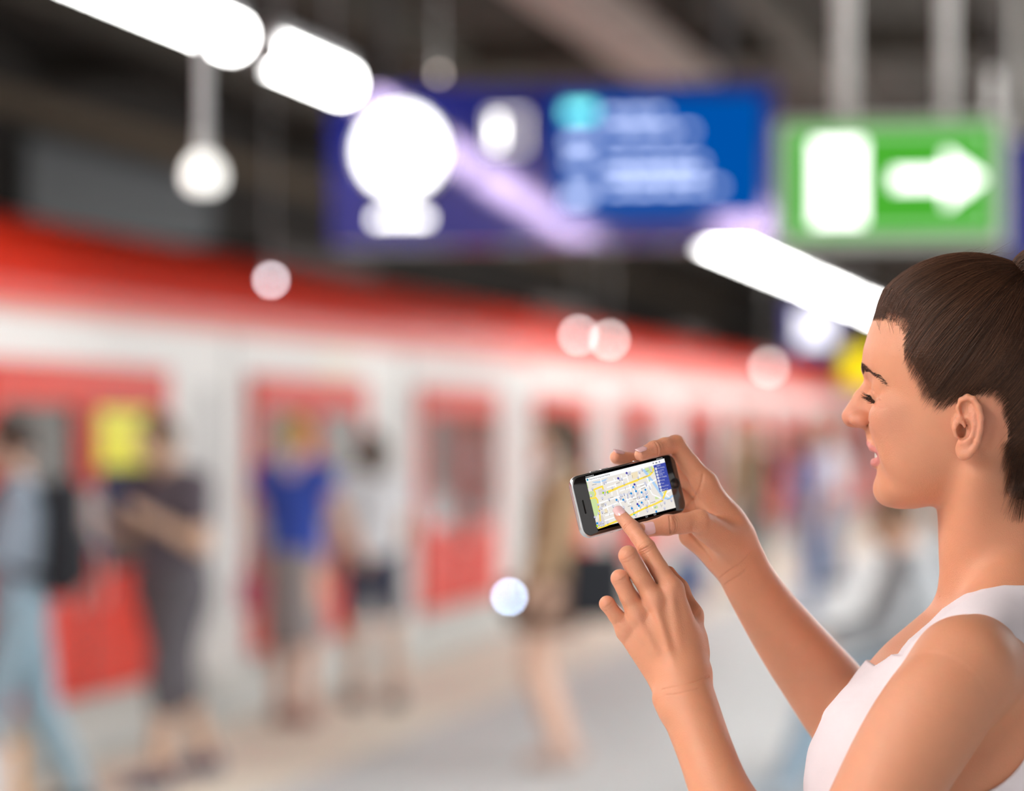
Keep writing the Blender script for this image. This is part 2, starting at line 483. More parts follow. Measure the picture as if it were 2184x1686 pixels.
# ------------------------------------------------------------------ red and white commuter train at the platform
train = empty('commuter_train', G(-6.6, 30, -.9), -TRK)
tag(train, 'long white commuter train with red roof and red doors standing at the platform', 'train')
TW = 1.45                              # half width; local x = across (+ towards the platform), y = along, z above rail base
t_white = mat('train_white', (.76, .74, .72), rough=.35, coat=.3, noise=.02, nscale=2)
t_red = mat('train_red', (.64, .024, .006), rough=.42, spec=.35, noise=.04, nscale=2)
t_grey = mat('train_skirt', (.56, .56, .54), rough=.5, noise=.06, nscale=2)
t_dark = mat('train_underframe', (.03, .03, .03), rough=.8)
t_glass = mat('train_window', (.055, .052, .050), rough=.08, coat=.5)
t_rub = mat('door_rubber', (.10, .10, .10), rough=.7)
zo = .9                                 # local z of the platform top
Y0, Y1 = -32.0, 62.0
def shell(name, prof, m, y0=Y0, y1=Y1, parent=train, smooth=False):
    n = len(prof); vs = [(x, y, z) for y in (y0, y1) for x, z in prof]
    fs = [(i, (i+1) % n, n + (i+1) % n, n + i) for i in range(n)] + [tuple(range(n-1, -1, -1)), tuple(range(n, 2*n))]
    return mesh_obj(name, vs, [f[::-1] for f in fs], m, parent, smooth)
shell('body', [(-TW, .35), (TW, .35), (TW, zo + 2.19), (-TW, zo + 2.19)], t_white)
arc = [(TW, zo + 2.19), (TW - .01, zo + 2.30), (TW - .06, zo + 2.42), (TW - .17, zo + 2.54), (TW - .34, zo + 2.64), (TW - .6, zo + 2.72), (TW - 1.0, zo + 2.77)]
roof = shell('roof', arc + [(-x, z) for x, z in arc[::-1]], t_red)
shell('skirt', [(-TW - .01, .30), (TW + .012, .30), (TW + .012, zo + .26), (-TW - .01, zo + .26)], t_grey)
shell('underframe', [(-TW + .3, -.15), (TW - .3, -.15), (TW - .3, .4), (-TW + .3, .4)], t_dark)
for y in np.arange(Y0 + 3, Y1, 9.0):
    for s in (-1, 1):
        for d in (0, 2.2): MB().tube((s * .72, y + d, .18), (s * .86, y + d, .18), .36, n=20).build('wheel', t_dark, train)
# gaps between the carriages
for t in (12.15,): pass
def tloc(px):
    """local y on the train's platform side for a picture column"""
    return t_of(px, -5.15) - 30.0
centers = [tloc(165) + 3.87 * k for k in range(-3, 14)]
ZB, ZT = zo + .31, zo + 1.93
HW = 1.20
def door_unit():
    g = empty('door', (TW, 0, 0), 0, train)
    # red surround
    fr = MB(); e = .05
    fr.box((0, -HW, ZT - .20), (e, HW, ZT)); fr.box((0, -HW, ZB), (e, -HW + .13, ZT - .20)); fr.box((0, HW - .13, ZB), (e, HW, ZT - .20)); fr.box((0, -.11, ZB), (e + .01, .11, ZT - .20)); fr.box((0, -HW + .13, ZB), (e, HW - .13, zo + .90))
    fr.build('door_frame', t_red, g)
    for s in (-1, 1):
        y0, y1 = sorted((s * .12, s * (HW - .14)))
        MB().box((0, y0, zo + .90), (.03, y1, ZT - .20), bev=.006).build('window_pane', t_glass, g)
        MB().box((.055, s * .155 - .015, zo + .75), (.085, s * .155 + .015, zo + 1.05), bev=.004).build('door_handle', mat('steel_handle', (.6, .6, .6), rough=.3, metal=1), g)
    MB().box((e, -.012, ZB), (e + .018, .012, ZT - .2)).build('door_seal', t_rub, g)
    MB().box((0, -HW, ZB - .05), (.10, HW, ZB - .005)).build('door_step', mat('door_sill', (.5, .5, .48), rough=.5), g)
    return g
d0 = door_unit(); d0.location = (TW, centers[0], 0)
def copy_tree(o, parent):
    c = o.copy(); COL.objects.link(c); c.parent = parent
    for ch in o.children: copy_tree(ch, c)
    return c
doors = [d0]
for y in centers[1:]:
    d = copy_tree(d0, train); d.location = (TW, y, 0); doors.append(d)
# narrow windows and grey panels between the doors
for k, y in enumerate(centers[:-1]):
    ym = (y + centers[k + 1]) / 2
    MB().box((TW, ym - .12, zo + .55), (TW + .012, ym + .12, zo + 1.85), bev=.004).build('grey_panel', mat('panel_grey', (.50, .50, .50), rough=.4), train)
    MB().box((TW, ym + .40, zo + .32), (TW + .006, ym + .42, zo + 2.15)).build('body_seam', t_rub, train)
# pale line and rain gutter along the roof edge
MB().box((TW, Y0, zo + 2.15), (TW + .03, Y1, zo + 2.19)).build('rain_gutter', mat('gutter_pink', (.70, .30, .24), rough=.4), train)
# roof gear
for y in np.arange(Y0 + 4, Y1, 8.5):
    MB().box((-.6, y, zo + 2.75), (.6, y + 2.6, zo + 2.92), bev=.04).build('roof_unit', mat('roof_gear', (.09, .07, .065), rough=.7), train)
# yellow notice inside the first door's pane, its front face on the glass
nd = doors[3]
MB().box((.031, .20, zo + 1.42), (.036, .92, zo + 1.71), bev=.001).build('yellow_notice', mat('yellow_sheet', (.82, .76, .02), rough=.4), nd)
# ------------------------------------------------------------------ signs and small lamps under the ceiling
SG = math.atan2(-.175, .985)                  # the signs hang across the platform
def sign_place(px, Y0_):
    """middle of a sign: on the picture column px, in the plane through the end of the tube lamp"""
    return None
end = np.array(G(LN, tl(728), LZ)) + np.append(DT, 0) * .14
wdir = np.array([.985, -.175]); mdir = np.array([.175, .985])
k = (1170 - 1092) / F_PX                       # X = k Y on that column; (p - end) . m = 0
Yc = float((end[:2] @ mdir) / (k * mdir[0] + mdir[1]))
sc = F_PX / Yc
bs = empty('departure_board', (k * Yc, Yc, CAM_H + (920 - 350) / sc), SG)
tag(bs, 'wide dark blue station sign with a lit clock and a bright blue destination screen', 'sign')
def bx(px): return (px - 1170) / sc
def bz(py): return (350 - py) / sc
blue_face = mat('sign_blue', (.014, .019, .17), rough=.05, spec=1.0, tint=(.80, .62, 1.0))
MB().box((bx(690), 0, bz(522)), (bx(1652), .20, bz(180)), bev=.012).build('housing', blue_face, bs)
# clock
def disc_y(cx, cz, r, y0, y1, n=40):
    mb = MB(); mb.tube((cx, y0, cz), (cx, y1, cz), r, n=n); return mb
ck = disc_y(bx(852), bz(318), .195, -.05, .0).build('clock_face', glow('clock_white', (1, .99, .96), 5.5), bs)
rim = MB()
for i in range(40):
    a0, a1 = 2*math.pi*i/40, 2*math.pi*(i+1)/40
    q = lambda a, r, y: (bx(852) + r*math.cos(a), y, bz(318) + r*math.sin(a))
    for (r0, y0, r1, y1) in ((.195, -.055, .212, -.055), (.212, -.055, .212, 0.0)):
        rim.add([q(a0, r0, y0), q(a1, r0, y0), q(a1, r1, y1), q(a0, r1, y1)], [(0, 1, 2, 3)])
rim.build('clock_rim', mat('clock_rim_white', (.7, .7, .7), rough=.4), ck)
blk2 = mat('clock_black', (.01, .01, .01), rough=.5)
for i in range(12):
    a = math.pi * i / 6; MB().tube((bx(852) + .165*math.sin(a), -.054, bz(318) + .165*math.cos(a)), (bx(852) + .185*math.sin(a), -.054, bz(318) + .185*math.cos(a)), .003, n=6).build('hour_mark', blk2, ck)
for a, L, r in ((math.radians(305), .10, .005), (math.radians(60), .15, .004)):
    MB().tube((bx(852), -.056, bz(318)), (bx(852) + L*math.sin(a), -.056, bz(318) + L*math.cos(a)), r, n=6).build('clock_hand', blk2, ck)
white_txt = glow('sign_lettering', (1.0, .98, .94), 7.0)
for (a, b) in ((790, 812), (818, 836), (842, 868), (874, 908)):
    MB().box((bx(a), -.006, bz(470)), (bx(b), 0, bz(454)), bev=.001).build('lettering', white_txt, bs)
# track number field: pale frame, bright figure
pale_e = glow('number_frame', (.80, .74, .66), 2.4)
for (a, b, c, d) in ((1040, 1122, 238, 246), (1040, 1122, 312, 320), (1114, 1122, 246, 312), (1040, 1046, 246, 312)):
    MB().box((bx(a), -.006, bz(d)), (bx(b), 0, bz(c)), bev=.001).build('number_frame', pale_e, bs)
MB().box((bx(1052), -.006, bz(306)), (bx(1066), 0, bz(250)), bev=.001).build('track_figure', glow('track_figure_light', (1, .98, .93), 7.0), bs)
# destination screen
scb = MB().box((bx(1186), -.012, bz(466)), (bx(1628), .0, bz(208)), bev=.004).build('display_screen', glow('display_blue', (.0, .085, .40), 1.0), bs)
ltx = glow('display_text', (.62, .70, .98), 2.6)
for (z, segs) in ((250, [(1290, 1330), (1338, 1380), (1386, 1420)]), (286, [(1296, 1340), (1350, 1400), (1408, 1440), (1455, 1480)]), (352, [(1292, 1350), (1360, 1410), (1416, 1470), (1478, 1500)]),
                  (378, [(1296, 1350), (1358, 1420), (1428, 1500)]), (404, [(1300, 1340), (1350, 1400), (1412, 1460), (1470, 1500), (1515, 1540)])):
    for a, b in segs: MB().box((bx(a), -.016, bz(z + 5)), (bx(b), -.012, bz(z - 5))).build('display_line', ltx, scb)
for (a, b, c, d) in ((1212, 1262, 296, 312), (1216, 1258, 338, 352), (1210, 1262, 408, 430)):
    MB().box((bx(a), -.016, bz(d)), (bx(b), -.012, bz(c))).build('display_line', ltx, scb)
MB().box((bx(1206), -.016, bz(252)), (bx(1270), -.012, bz(228))).build('line_badge', glow('badge_teal', (.20, .82, .78), 3.0), scb)
for px in (800, 1540): MB().tube((bx(px), .10, bz(182)), (bx(px), .10, 4.7 - bs.location.z), .02, n=10).build('hanger', mat('hanger_dark', (.05, .045, .05), rough=.6), bs)

# green emergency exit sign
Ye = 10.2; se = F_PX / Ye
ex = empty('exit_sign', tuple(at_px(1897, 385, Ye)), SG)
tag(ex, 'lit green emergency exit sign with a white door and an arrow pointing right', 'sign')
ex_x = lambda px: (px - 1897) / se
ex_z = lambda py: (385 - py) / se
MB().box((ex_x(1652), 0, ex_z(524)), (ex_x(2142), .14, ex_z(248)), bev=.012).build('housing', mat('sign_housing', (.55, .56, .52), rough=.5), ex)
gp = MB().box((ex_x(1672), -.010, ex_z(506)), (ex_x(2122), 0, ex_z(266)), bev=.004).build('green_panel', glow('exit_green', (.075, .44, .035), 1.0), ex)
whe = glow('exit_white', (1, 1, .97), 3.2)
# pale inner line
for (a, b, c, d) in ((1690, 2104, 280, 288), (1690, 2104, 484, 492), (1690, 1697, 288, 484), (2097, 2104, 288, 484)):
    MB().box((ex_x(a), -.014, ex_z(d)), (ex_x(b), -.010, ex_z(c))).build('border_line', glow('exit_pale', (.55, .95, .50), .9), gp)
MB().box((ex_x(1735), -.016, ex_z(476)), (ex_x(1842), -.010, ex_z(298)), bev=.002).build('door_symbol', whe, gp)
def poly_y(name, pts, y0, y1, m, parent):
    mb = MB(); mb.prism([(ex_x(a), ex_z(b)) for a, b in pts], y0, y1, M=lambda x, y, z: (x, z, y)); return mb.build(name, m, parent)
poly_y('arrow_symbol', [(1905, 366), (1905, 402), (2015, 402), (2015, 444), (2096, 384), (2015, 324), (2015, 366)], -.016, -.010, whe, gp)
gman = glow('exit_green', (.075, .44, .035), 1.0)
poly_y('running_figure', [(1776, 372), (1796, 352), (1806, 358), (1800, 384), (1812, 412), (1806, 440), (1798, 440), (1800, 414), (1786, 400), (1776, 424), (1758, 428), (1756, 421), (1770, 415), (1780, 392), (1782, 372)], -.018, -.016, gman, gp)
for px, r in ((1800, .036), (2017, .028)):
    MB().tube((ex_x(px), .07, ex_z(250)), (ex_x(px), .07, 4.7 - ex.location.z), r, n=16).build('hanging_pole', mat('pole_grey', (.74, .72, .70), rough=.5), ex, True)
# a further blue sign behind it
Y2 = 15.0; s2 = F_PX / Y2
b2 = empty('direction_sign', tuple(at_px(2290, 420, Y2)), SG)
tag(b2, 'dark blue hanging sign half hidden behind the exit sign at the picture edge', 'sign')
MB().box((-.36, 0, -.33), (.5, .16, .31), bev=.01).build('panel', mat('sign_blue_plain', (.03, .035, .19), rough=.2), b2)
MB().tube((-.30, .08, .31), (-.30, .08, 4.7 - b2.location.z), .02, n=10).build('hanging_pole', mat('pole_grey', (.5, .48, .46)), b2)
MB().tube((.40, .08, .31), (.40, .08, 4.7 - b2.location.z), .02, n=10).build('hanging_pole', mat('pole_grey', (.5, .48, .46)), b2)
pl = at_px(2117, 240, 12.5); pole = MB().tube((0, 0, 0), (0, 0, .18), .022, n=12)
po = empty('ceiling_probe', tuple(pl)); pole.build('tip', mat('pole_grey', (.5, .48, .46)), po); MB().tube((0, 0, .18), (0, 0, 4.7 - pl[2]), .008, n=8).build('rod', mat('hanger_dark', (.05, .045, .05)), po)
tag(po, 'thin grey probe hanging above the corner of the exit sign', 'ceiling fitting')

# small globe lamp on a rod in front of the train
gl_ = at_px(435, 372, 6.4)
g = empty('globe_lamp', tuple(gl_))
prof = [(.0005, -.046), (.028, -.043), (.046, -.028), (.051, -.006), (.048, .014), (.038, .034), (.022, .050), (.012, .056)]
MB().lathe((0, 0, 0), prof).build('globe', mat('globe_white', (.85, .84, .80), rough=.4, emit=(1, .98, .93), estr=1.0), g, True)
MB().tube((0, 0, .05), (0, 0, .10), .018, n=14).build('socket', mat('socket_pale', (.7, .7, .7), rough=.4), g, True)
MB().tube((0, 0, .10), (0, 0, 4.72 - gl_[2]), .016, n=12).build('rod', mat('rod_pale', (.72, .72, .74), rough=.35), g, True)
tag(g, 'white globe lamp hanging on a pale rod below the tube lamps', 'lamp')

def spark(px, py, Y, r_px, col, e, name, label, cat='lamp', group=None):
    """small round lamp on a thin rod from the ceiling"""
    p = at_px(px, py, Y); o = empty(name, tuple(p)); r = r_px / F_PX * Y
    prof = [(r * math.sin(a), -r * math.cos(a)) for a in np.linspace(.02, math.pi - .02, 9)]
    MB().lathe((0, 0, 0), prof, n=16).build('bulb', glow('bulb_' + name + '_%d' % px, col, e), o, True)
    MB().tube((0, 0, r * .9), (0, 0, r * .9 + .06), r * .6, n=10).build('fitting', housing_m, o)
    MB().tube((0, 0, r * .9 + .06), (0, 0, 4.72 - p[2]), .005, n=6).build('rod', housing_m, o)
    tag(o, label, cat, group)
spark(578, 597, 14.5, 7, (.98, .90, .96), 20, 'signal_lamp', 'small round lamp glowing against the train\'s red roof')
spark(1234, 714, 24, 7, (1, .93, .93), 18, 'signal_lamp', 'left one of the two small lamps side by side over the far train')
spark(1300, 724, 24, 7, (1, .98, .95), 18, 'signal_lamp', 'right one of the two small lamps side by side over the far train')
spark(936, 158, 12.0, 6, (1, .85, .75), 5, 'signal_lamp', 'faint small lamp just above the blue departure board')
spark(1640, 782, 30, 9, (1, .95, .92), 9, 'signal_lamp', 'dim small lamp between the train\'s far end and the woman\'s forehead')
# small far signs next to the woman's forehead
def far_sign(px, py, Y, w_, h_, col, name, label, face=None, fe=1.0):
    p = at_px(px, py, Y); o = empty(name, tuple(p), SG); s_ = F_PX / Y
    MB().box((-w_/2/s_, 0, -h_/2/s_), (w_/2/s_, .12, h_/2/s_), bev=.01).build('panel', col, o)
    if face: MB().box((-w_*.30/s_, -.01, -h_*.30/s_), (w_*.30/s_, 0, h_*.34/s_), bev=.004).build('lit_field', glow(name + '_face', face, fe), o)
    MB().tube((0, .06, h_/2/s_), (0, .06, 4.7 - p[2]), .02, n=8).build('hanging_pole', mat('hanger_dark', (.05, .045, .05)), o)
    tag(o, label, 'sign')
far_sign(1738, 700, 27, 112, 110, mat('far_sign_violet', (.06, .055, .26), rough=.4), 'platform_number_sign', 'square violet-blue sign with a white field beside the woman\'s hairline', (.95, .93, 1.0), 2.2)
far_sign(1832, 782, 26, 70, 80, mat('far_sign_yellow', (.95, .74, .0), rough=.4), 'timetable_sign', 'yellow sign hanging right in front of the woman\'s brow', (1.0, .80, .0), 1.6)
# ------------------------------------------------------------------ people waiting and walking on the platform
def U(v):
    v = np.array(v, float); return v / np.linalg.norm(v)
def build_person(label, px, Y, yaw, h=1.70, skin=(.62, .36, .25), hair=(.05, .03, .02), hair_style='short', top=(.3, .3, .3), sleeve=.5, bottom='trousers', bcol=(.1, .12, .2),
                 blen=1.0, shoe=(.05, .05, .06), legs=((6, 4), (-6, 4)), arms=(((.1, .2, -1), (.25, .05, -1)), ((.1, -.2, -1), (.25, -.05, -1))), lean=0, seat=None, head_pitch=0, wide=1.0, skirt_len=.45, collar=None, X=None, res=.009):
    """yaw: direction the person faces, degrees from +x counter-clockwise. legs: (thigh forward, knee bend) left, right."""
    s = h / 1.70
    loc = np.array([(px - 1092) / F_PX * Y if X is None else X, Y, 0.0])
    o = empty('person', tuple(loc), math.radians(yaw)); tag(o, label, 'person')
    # joints (forward x, left y, up z) with the pelvis at the origin
    hip = [np.array([0, .088 * s * wide, 0]), np.array([0, -.088 * s * wide, 0])]; knee = []; ank = []
    for i in (0, 1):
        a, b = np.radians(legs[i])
        k_ = hip[i] + .44 * s * np.array([math.sin(a), .02 * (1, -1)[i], -math.cos(a)])
        knee.append(k_); ank.append(k_ + .42 * s * np.array([math.sin(a - b), 0, -math.cos(a - b)]))
    pz = seat + .10 if seat else .075 * s - min(q[2] for q in ank)
    off = np.array([0, 0, pz])
    hip = [q + off for q in hip]; knee = [q + off for q in knee]; ank = [q + off for q in ank]; pel = off
    le = math.radians(lean); up = np.array([math.sin(le), 0, math.cos(le)]); fw = np.array([math.cos(le), 0, -math.sin(le)])
    chest = pel + up * .34 * s; nb = pel + up * .50 * s
    sh = [pel + up * .46 * s + np.array([0, .165 * s * wide, 0]), pel + up * .46 * s - np.array([0, .165 * s * wide, 0])]
    el = [sh[i] + .28 * s * U(arms[i][0]) for i in (0, 1)]; wr = [el[i] + .245 * s * U(arms[i][1]) for i in (0, 1)]
    hp = math.radians(head_pitch) + le * .5; hu = np.array([math.sin(hp), 0, math.cos(hp)]); hf = np.array([math.cos(hp), 0, -math.sin(hp)])
    hc_ = nb + hu * .175 * s + hf * .022 * s
    hax = np.stack([hf, [0, 1, 0], hu])
    def torso(n, e=0.0):
        n.u(ell(pel + up * .02, (.115 * s + e, .165 * s * wide + e, .13 * s + e)))
        n.u(rc(pel + up * .10 * s, chest, .105 * s * wide + e, .115 * s * wide + e), .05)
        for g in (-1, 1):
            n.u(rc(pel + up * .15 * s + np.array([0, .05 * g * wide, 0]), chest + np.array([0, .065 * g * wide, 0]), .09 * s + e, .105 * s + e), .04)
            n.u(rc(nb + np.array([0, .03 * g, -.01]), sh[(1 - g) // 2], .055 * s + e, .058 * s + e), .04)
        return n
    def arm(n, i, e=0.0, f=2.0):
        a, b, c = sh[i], el[i], wr[i]
        t1 = min(1, f); n.u(rc(a, a + (b - a) * t1, .055 * s + e, (.055 - .013 * t1) * s + e), .02)
        if f > 1: n.u(rc(b, b + (c - b) * min(1, f - 1), .042 * s + e, (.042 - .014 * min(1, f - 1)) * s + e), .005)
        return n
    def leg(n, i, e=0.0, f=2.0):
        a, b, c = hip[i], knee[i], ank[i]
        t1 = min(1, f); n.u(rc(a, a + (b - a) * t1, .085 * s * wide + e, (.085 * wide - .028 * t1) * s + e), .03)
        if f > 1: n.u(rc(b, b + (c - b) * min(1, f - 1), .058 * s + e, (.058 - .020 * min(1, f - 1)) * s + e), .008)
        return n
    B = torso(Node())
    for i in (0, 1):
        arm(B, i); leg(B, i)
        d = U(wr[i] - el[i]); sd = np.array([0, (1, -1)[i], 0.0]); nrm = U(np.cross(d, [1, 0, .2])); 
        pm = wr[i] + d * .05 * s
        hd = Node([(rc(wr[i] + d * .015, pm + d * .03 * s, .022 * s, .030 * s),)])
        axw = U(np.cross(d, nrm))
        for k, fl in enumerate((.062, .072, .068, .052)):
            b0 = pm + d * .03 * s + axw * (k - 1.5) * .017 * s; m0 = b0 + d * fl * .5 * s; t0 = m0 + (d * .35 + nrm * .32) * fl * s
            hd.u(rc(b0, m0, .0095 * s, .009 * s), .004); hd.u(rc(m0, t0, .009 * s, .0075 * s), .003)
        b0 = wr[i] + d * .03 * s - axw * .022 * s; hd.u(rc(b0, b0 + (d * .6 - axw * .55) * .055 * s, .012 * s, .009 * s), .006)
        B.u(hd, .008)
        ft = U([math.cos(0), 0, 0]); B.u(rc(ank[i] + np.array([-.03, 0, -.035]) * s, ank[i] + np.array([.13, 0, -.048]) * s, .034 * s, .027 * s), .02)
    B.u(rc(nb - up * .03, hc_ - hu * .06 * s, .058 * s, .054 * s), .025)
    Hd = Node([(ell(hc_, (.098 * s, .077 * s, .115 * s), hax),)])
    Hd.u(ell(hc_ + hf * .035 * s - hu * .055 * s, (.058 * s, .052 * s, .062 * s), hax), .03)
    Hd.u(rc(hc_ + hf * .092 * s + hu * .012 * s, hc_ + hf * .112 * s - hu * .022 * s, .010 * s, .015 * s), .012)
    Hd.u(rc(hc_ + hf * .088 * s - hu * .060 * s + np.array([0, .018, 0]) * s, hc_ + hf * .088 * s - hu * .060 * s - np.array([0, .018, 0]) * s, .009 * s, .009 * s), .006)
    for g in (-1, 1):
        Hd.sub(ball(hc_ + hf * .100 * s + hu * .016 * s + np.array([0, .032 * g, 0]) * s, .016 * s), .010)
        Hd.u(ell(hc_ - hf * .005 * s - hu * .01 * s + np.array([0, .079 * g, 0]) * s, (.017 * s, .009 * s, .029 * s), hax), .006)
    B.u(Hd, .010)
    allp = np.array(hip + knee + ank + el + wr + [hc_, pel]); lo = allp.min(0) - .26; hi = allp.max(0) + .26
    key = 'skin_%d_%d' % (int(skin[0] * 100), int(skin[2] * 100))
    v, q = sdf_mesh(B, lo, hi, res, newton=1)
    mesh_obj('body', v, q.astype(np.int32), mat(key, skin, rough=.5, noise=.05, nscale=20), o, smooth=True)
    def cm(nm, c): return mat('%s_%d_%d_%d' % (nm, int(c[0] * 255), int(c[1] * 255), int(c[2] * 255)), c, rough=.85, noise=.12, nscale=14, bump=.3, bscale=60)
    # hair
    Hn = Node([(ell(hc_ + hu * .012 * s - hf * .012 * s, (.101 * s, .086 * s, .115 * s), hax),)])
    if hair_style == 'bun': Hn.u(ball(hc_ - hf * .085 * s + hu * .07 * s, .042 * s), .012)
    if hair_style == 'long':
        Hn.u(rc(hc_ - hf * .05 * s, hc_ - hf * .085 * s - hu * .22 * s, .085 * s, .055 * s), .03)
    if hair_style == 'bob': Hn.u(rc(hc_ - hf * .035 * s, hc_ - hf * .03 * s - hu * .09 * s, .093 * s, .085 * s), .03)
    hy = .02 if hair_style in ('short',) else -.0
    def hcut(p, d):
        q_ = (p - hc_.astype(np.float32)) @ hax.T.astype(np.float32)
        face = np.maximum(.050 * s - q_[:, 0] - np.clip(q_[:, 2] - .045 * s, 0, 1) * -.0, q_[:, 2] - .062 * s)     # face opening: forward and under the hairline
        keep = np.where(hair_style == 'short', np.maximum(-.035 * s - q_[:, 2], 0), 0)
        d = np.maximum(d, -face)
        if hair_style == 'short': d = np.maximum(d, -.045 * s - q_[:, 2])
        return d.astype(np.float32)
    Hn.isect(hcut)
    v, q = sdf_mesh(Hn, hc_ - .36, hc_ + .30, res, newton=1)
    if len(v): mesh_obj('hair', v, q.astype(np.int32), cm('hair', hair), o, smooth=True)
    # top
    Tn = torso(Node(), .012)
    if sleeve > 0:
        for i in (0, 1): arm(Tn, i, .013, sleeve)
    zl = pel[2] - .06 * s; upn = up.astype(np.float32); ctr = nb.astype(np.float32)
    def tcut(p, d):
        hgt = (p - pel.astype(np.float32)) @ upn
        d = np.maximum(d, -.05 * s - hgt)
        return np.maximum(d, -(np.linalg.norm(p - (ctr + upn * .045 * s), axis=1) - .078 * s)).astype(np.float32)
    Tn.isect(tcut)
    v, q = sdf_mesh(Tn, lo, hi, .011, newton=1)
    mesh_obj('shirt', v, q.astype(np.int32), cm('shirt', top), o, smooth=True)
    # bottom
    Bn = Node([(ell(pel + up * .0, (.130 * s, .178 * s * wide, .135 * s)),)])
    if bottom == 'skirt':
        Bn.u(rc(pel - np.array([0, 0, .02]), pel - np.array([-.02, 0, skirt_len * .8 * s]), .145 * s * wide, .175 * s * wide), .03)
        zc = pel[2] - skirt_len * s; Bn.isect(lambda p, d: np.maximum(d, zc - p[:, 2]).astype(np.float32))
    else:
        for i in (0, 1): leg(Bn, i, .016, blen)
    v, q = sdf_mesh(Bn, lo, hi, .011, newton=1)
    mesh_obj(bottom, v, q.astype(np.int32), cm('cloth', bcol), o, smooth=True)
    for i in (0, 1):
        a = ank[i]; n = Node([(rc(a + np.array([-.035, 0, -.03]) * s, a + np.array([.145, 0, -.042]) * s, .044 * s, .036 * s),)])
        n.u(rc(a + np.array([-.02, 0, -.03]) * s, a + np.array([-.005, 0, .01]) * s, .044 * s, .042 * s), .02)
        zf = a[2] - .074 * s; n.isect(lambda p, d, zf=zf: np.maximum(d, zf - p[:, 2]).astype(np.float32))
        v, q = sdf_mesh(n, a - .22, a + .25, .008, newton=1)
        mesh_obj('shoe', v, q.astype(np.int32), cm('shoe', shoe), o, smooth=True)
    if collar:
        n = Node([(rc(nb - up * .02 + fw * .02, nb + up * .02, .100 * s, .082 * s),)]).u(rc(nb + np.array([.05, .08, -.01]) * s, nb + np.array([.05, -.08, -.01]) * s, .052 * s, .052 * s), .03)
        v, q = sdf_mesh(n, nb - .2, nb + .2, .010, newton=1); mesh_obj('scarf', v, q.astype(np.int32), cm('scarf', collar), o, smooth=True)
    o['wr'] = [float(x) for x in wr[0]] + [float(x) for x in wr[1]]; o['chest'] = [float(x) for x in chest]
    return o
def local(o, p):
    c, s_ = math.cos(o.rotation_euler.z), math.sin(o.rotation_euler.z)
    return (o.location[0] + c * p[0] - s_ * p[1], o.location[1] + s_ * p[0] + c * p[1], o.location[2] + p[2])
def soft_box(name, lo, hi, r, m, parent=None, res=.010):
    lo = np.array(lo); hi = np.array(hi); c = (lo + hi) / 2; hh = ((hi - lo) / 2 - r).astype(np.float32); c32 = c.astype(np.float32)
    def fn(p):
        q = np.abs(p - c32) - hh
        return (np.linalg.norm(np.maximum(q, 0), axis=1) + np.minimum(q.max(1), 0) - r).astype(np.float32)
    n = Node([(Prim(c, float(np.linalg.norm(hi - lo)) / 2, fn),)]); v, q = sdf_mesh(n, lo - .03, hi + .03, res, newton=1)
    return mesh_obj(name, v, q.astype(np.int32), m, parent, smooth=True)

# 1 person at the left edge with a dark backpack
p1 = build_person('person at the left edge in pale blue jeans and a black backpack, looking down', 42, 11.6, 185, h=1.66, hair=(.035, .018, .012), hair_style='short', top=(.30, .36, .44), sleeve=1.9, bcol=(.30, .43, .52),
                  blen=1.95, legs=((14, 6), (-10, 14)), arms=(((.35, .1, -1), (1, -.1, .25)), ((.3, -.1, -1), (1, .15, .05))), head_pitch=12, lean=-1, skin=(.66, .42, .32))
bpk = empty('backpack', local(p1, (-.105, 0, .95)), p1.rotation_euler.z)
tag(bpk, 'black backpack on the back of the person at the left edge', 'backpack')
bm = mat('black_nylon', (.008, .010, .016), rough=.75, noise=.2, nscale=20)
soft_box('bag_body', (-.15, -.16, -.02), (.00, .16, .46), .06, bm, bpk)
soft_box('front_pocket', (-.185, -.12, .02), (-.10, .12, .24), .035, bm, bpk)
for g in (-1, 1):
    st = Node()
    pts = catmull([(.0, .10*g, .40), (.10, .115*g, .47), (.21, .115*g, .40), (.24, .12*g, .26), (.14, .15*g, .10), (.0, .14*g, .06)], 4)
    for a, b in zip(pts, pts[1:]): st.u(rc(a, b, .016, .016))
    v, q = sdf_mesh(st, (-.05, -.22, .0), (.32, .22, .55), .010, newton=1); mesh_obj('shoulder_strap', v, q.astype(np.int32), bm, bpk, smooth=True)
sh1 = empty('shopping_bag', (float(at_px(-30, 0, 11.2)[0]), 11.2, 0), .3)
tag(sh1, 'white and orange shopping bag standing at the bottom left corner', 'bag')
soft_box('bag', (-.10, -.09, .0), (.12, .09, .34), .015, mat('bag_white', (.82, .80, .80), rough=.6), sh1)
soft_box('orange_band', (.095, -.095, .02), (.135, .095, .38), .012, mat('bag_orange', (.80, .38, .06), rough=.6), sh1)
for g in (-1, 1):
    st = Node(); pts = catmull([(-.05, .06*g, .34), (-.03, .06*g, .44), (.03, .06*g, .44), (.05, .06*g, .34)], 4)
    for a, b in zip(pts, pts[1:]): st.u(rc(a, b, .008, .008))
    v, q = sdf_mesh(st, (-.1, -.12, .3), (.1, .12, .5), .006, newton=1); mesh_obj('bag_handle', v, q.astype(np.int32), mat('bag_white', (.82, .8, .8)), sh1, smooth=True)

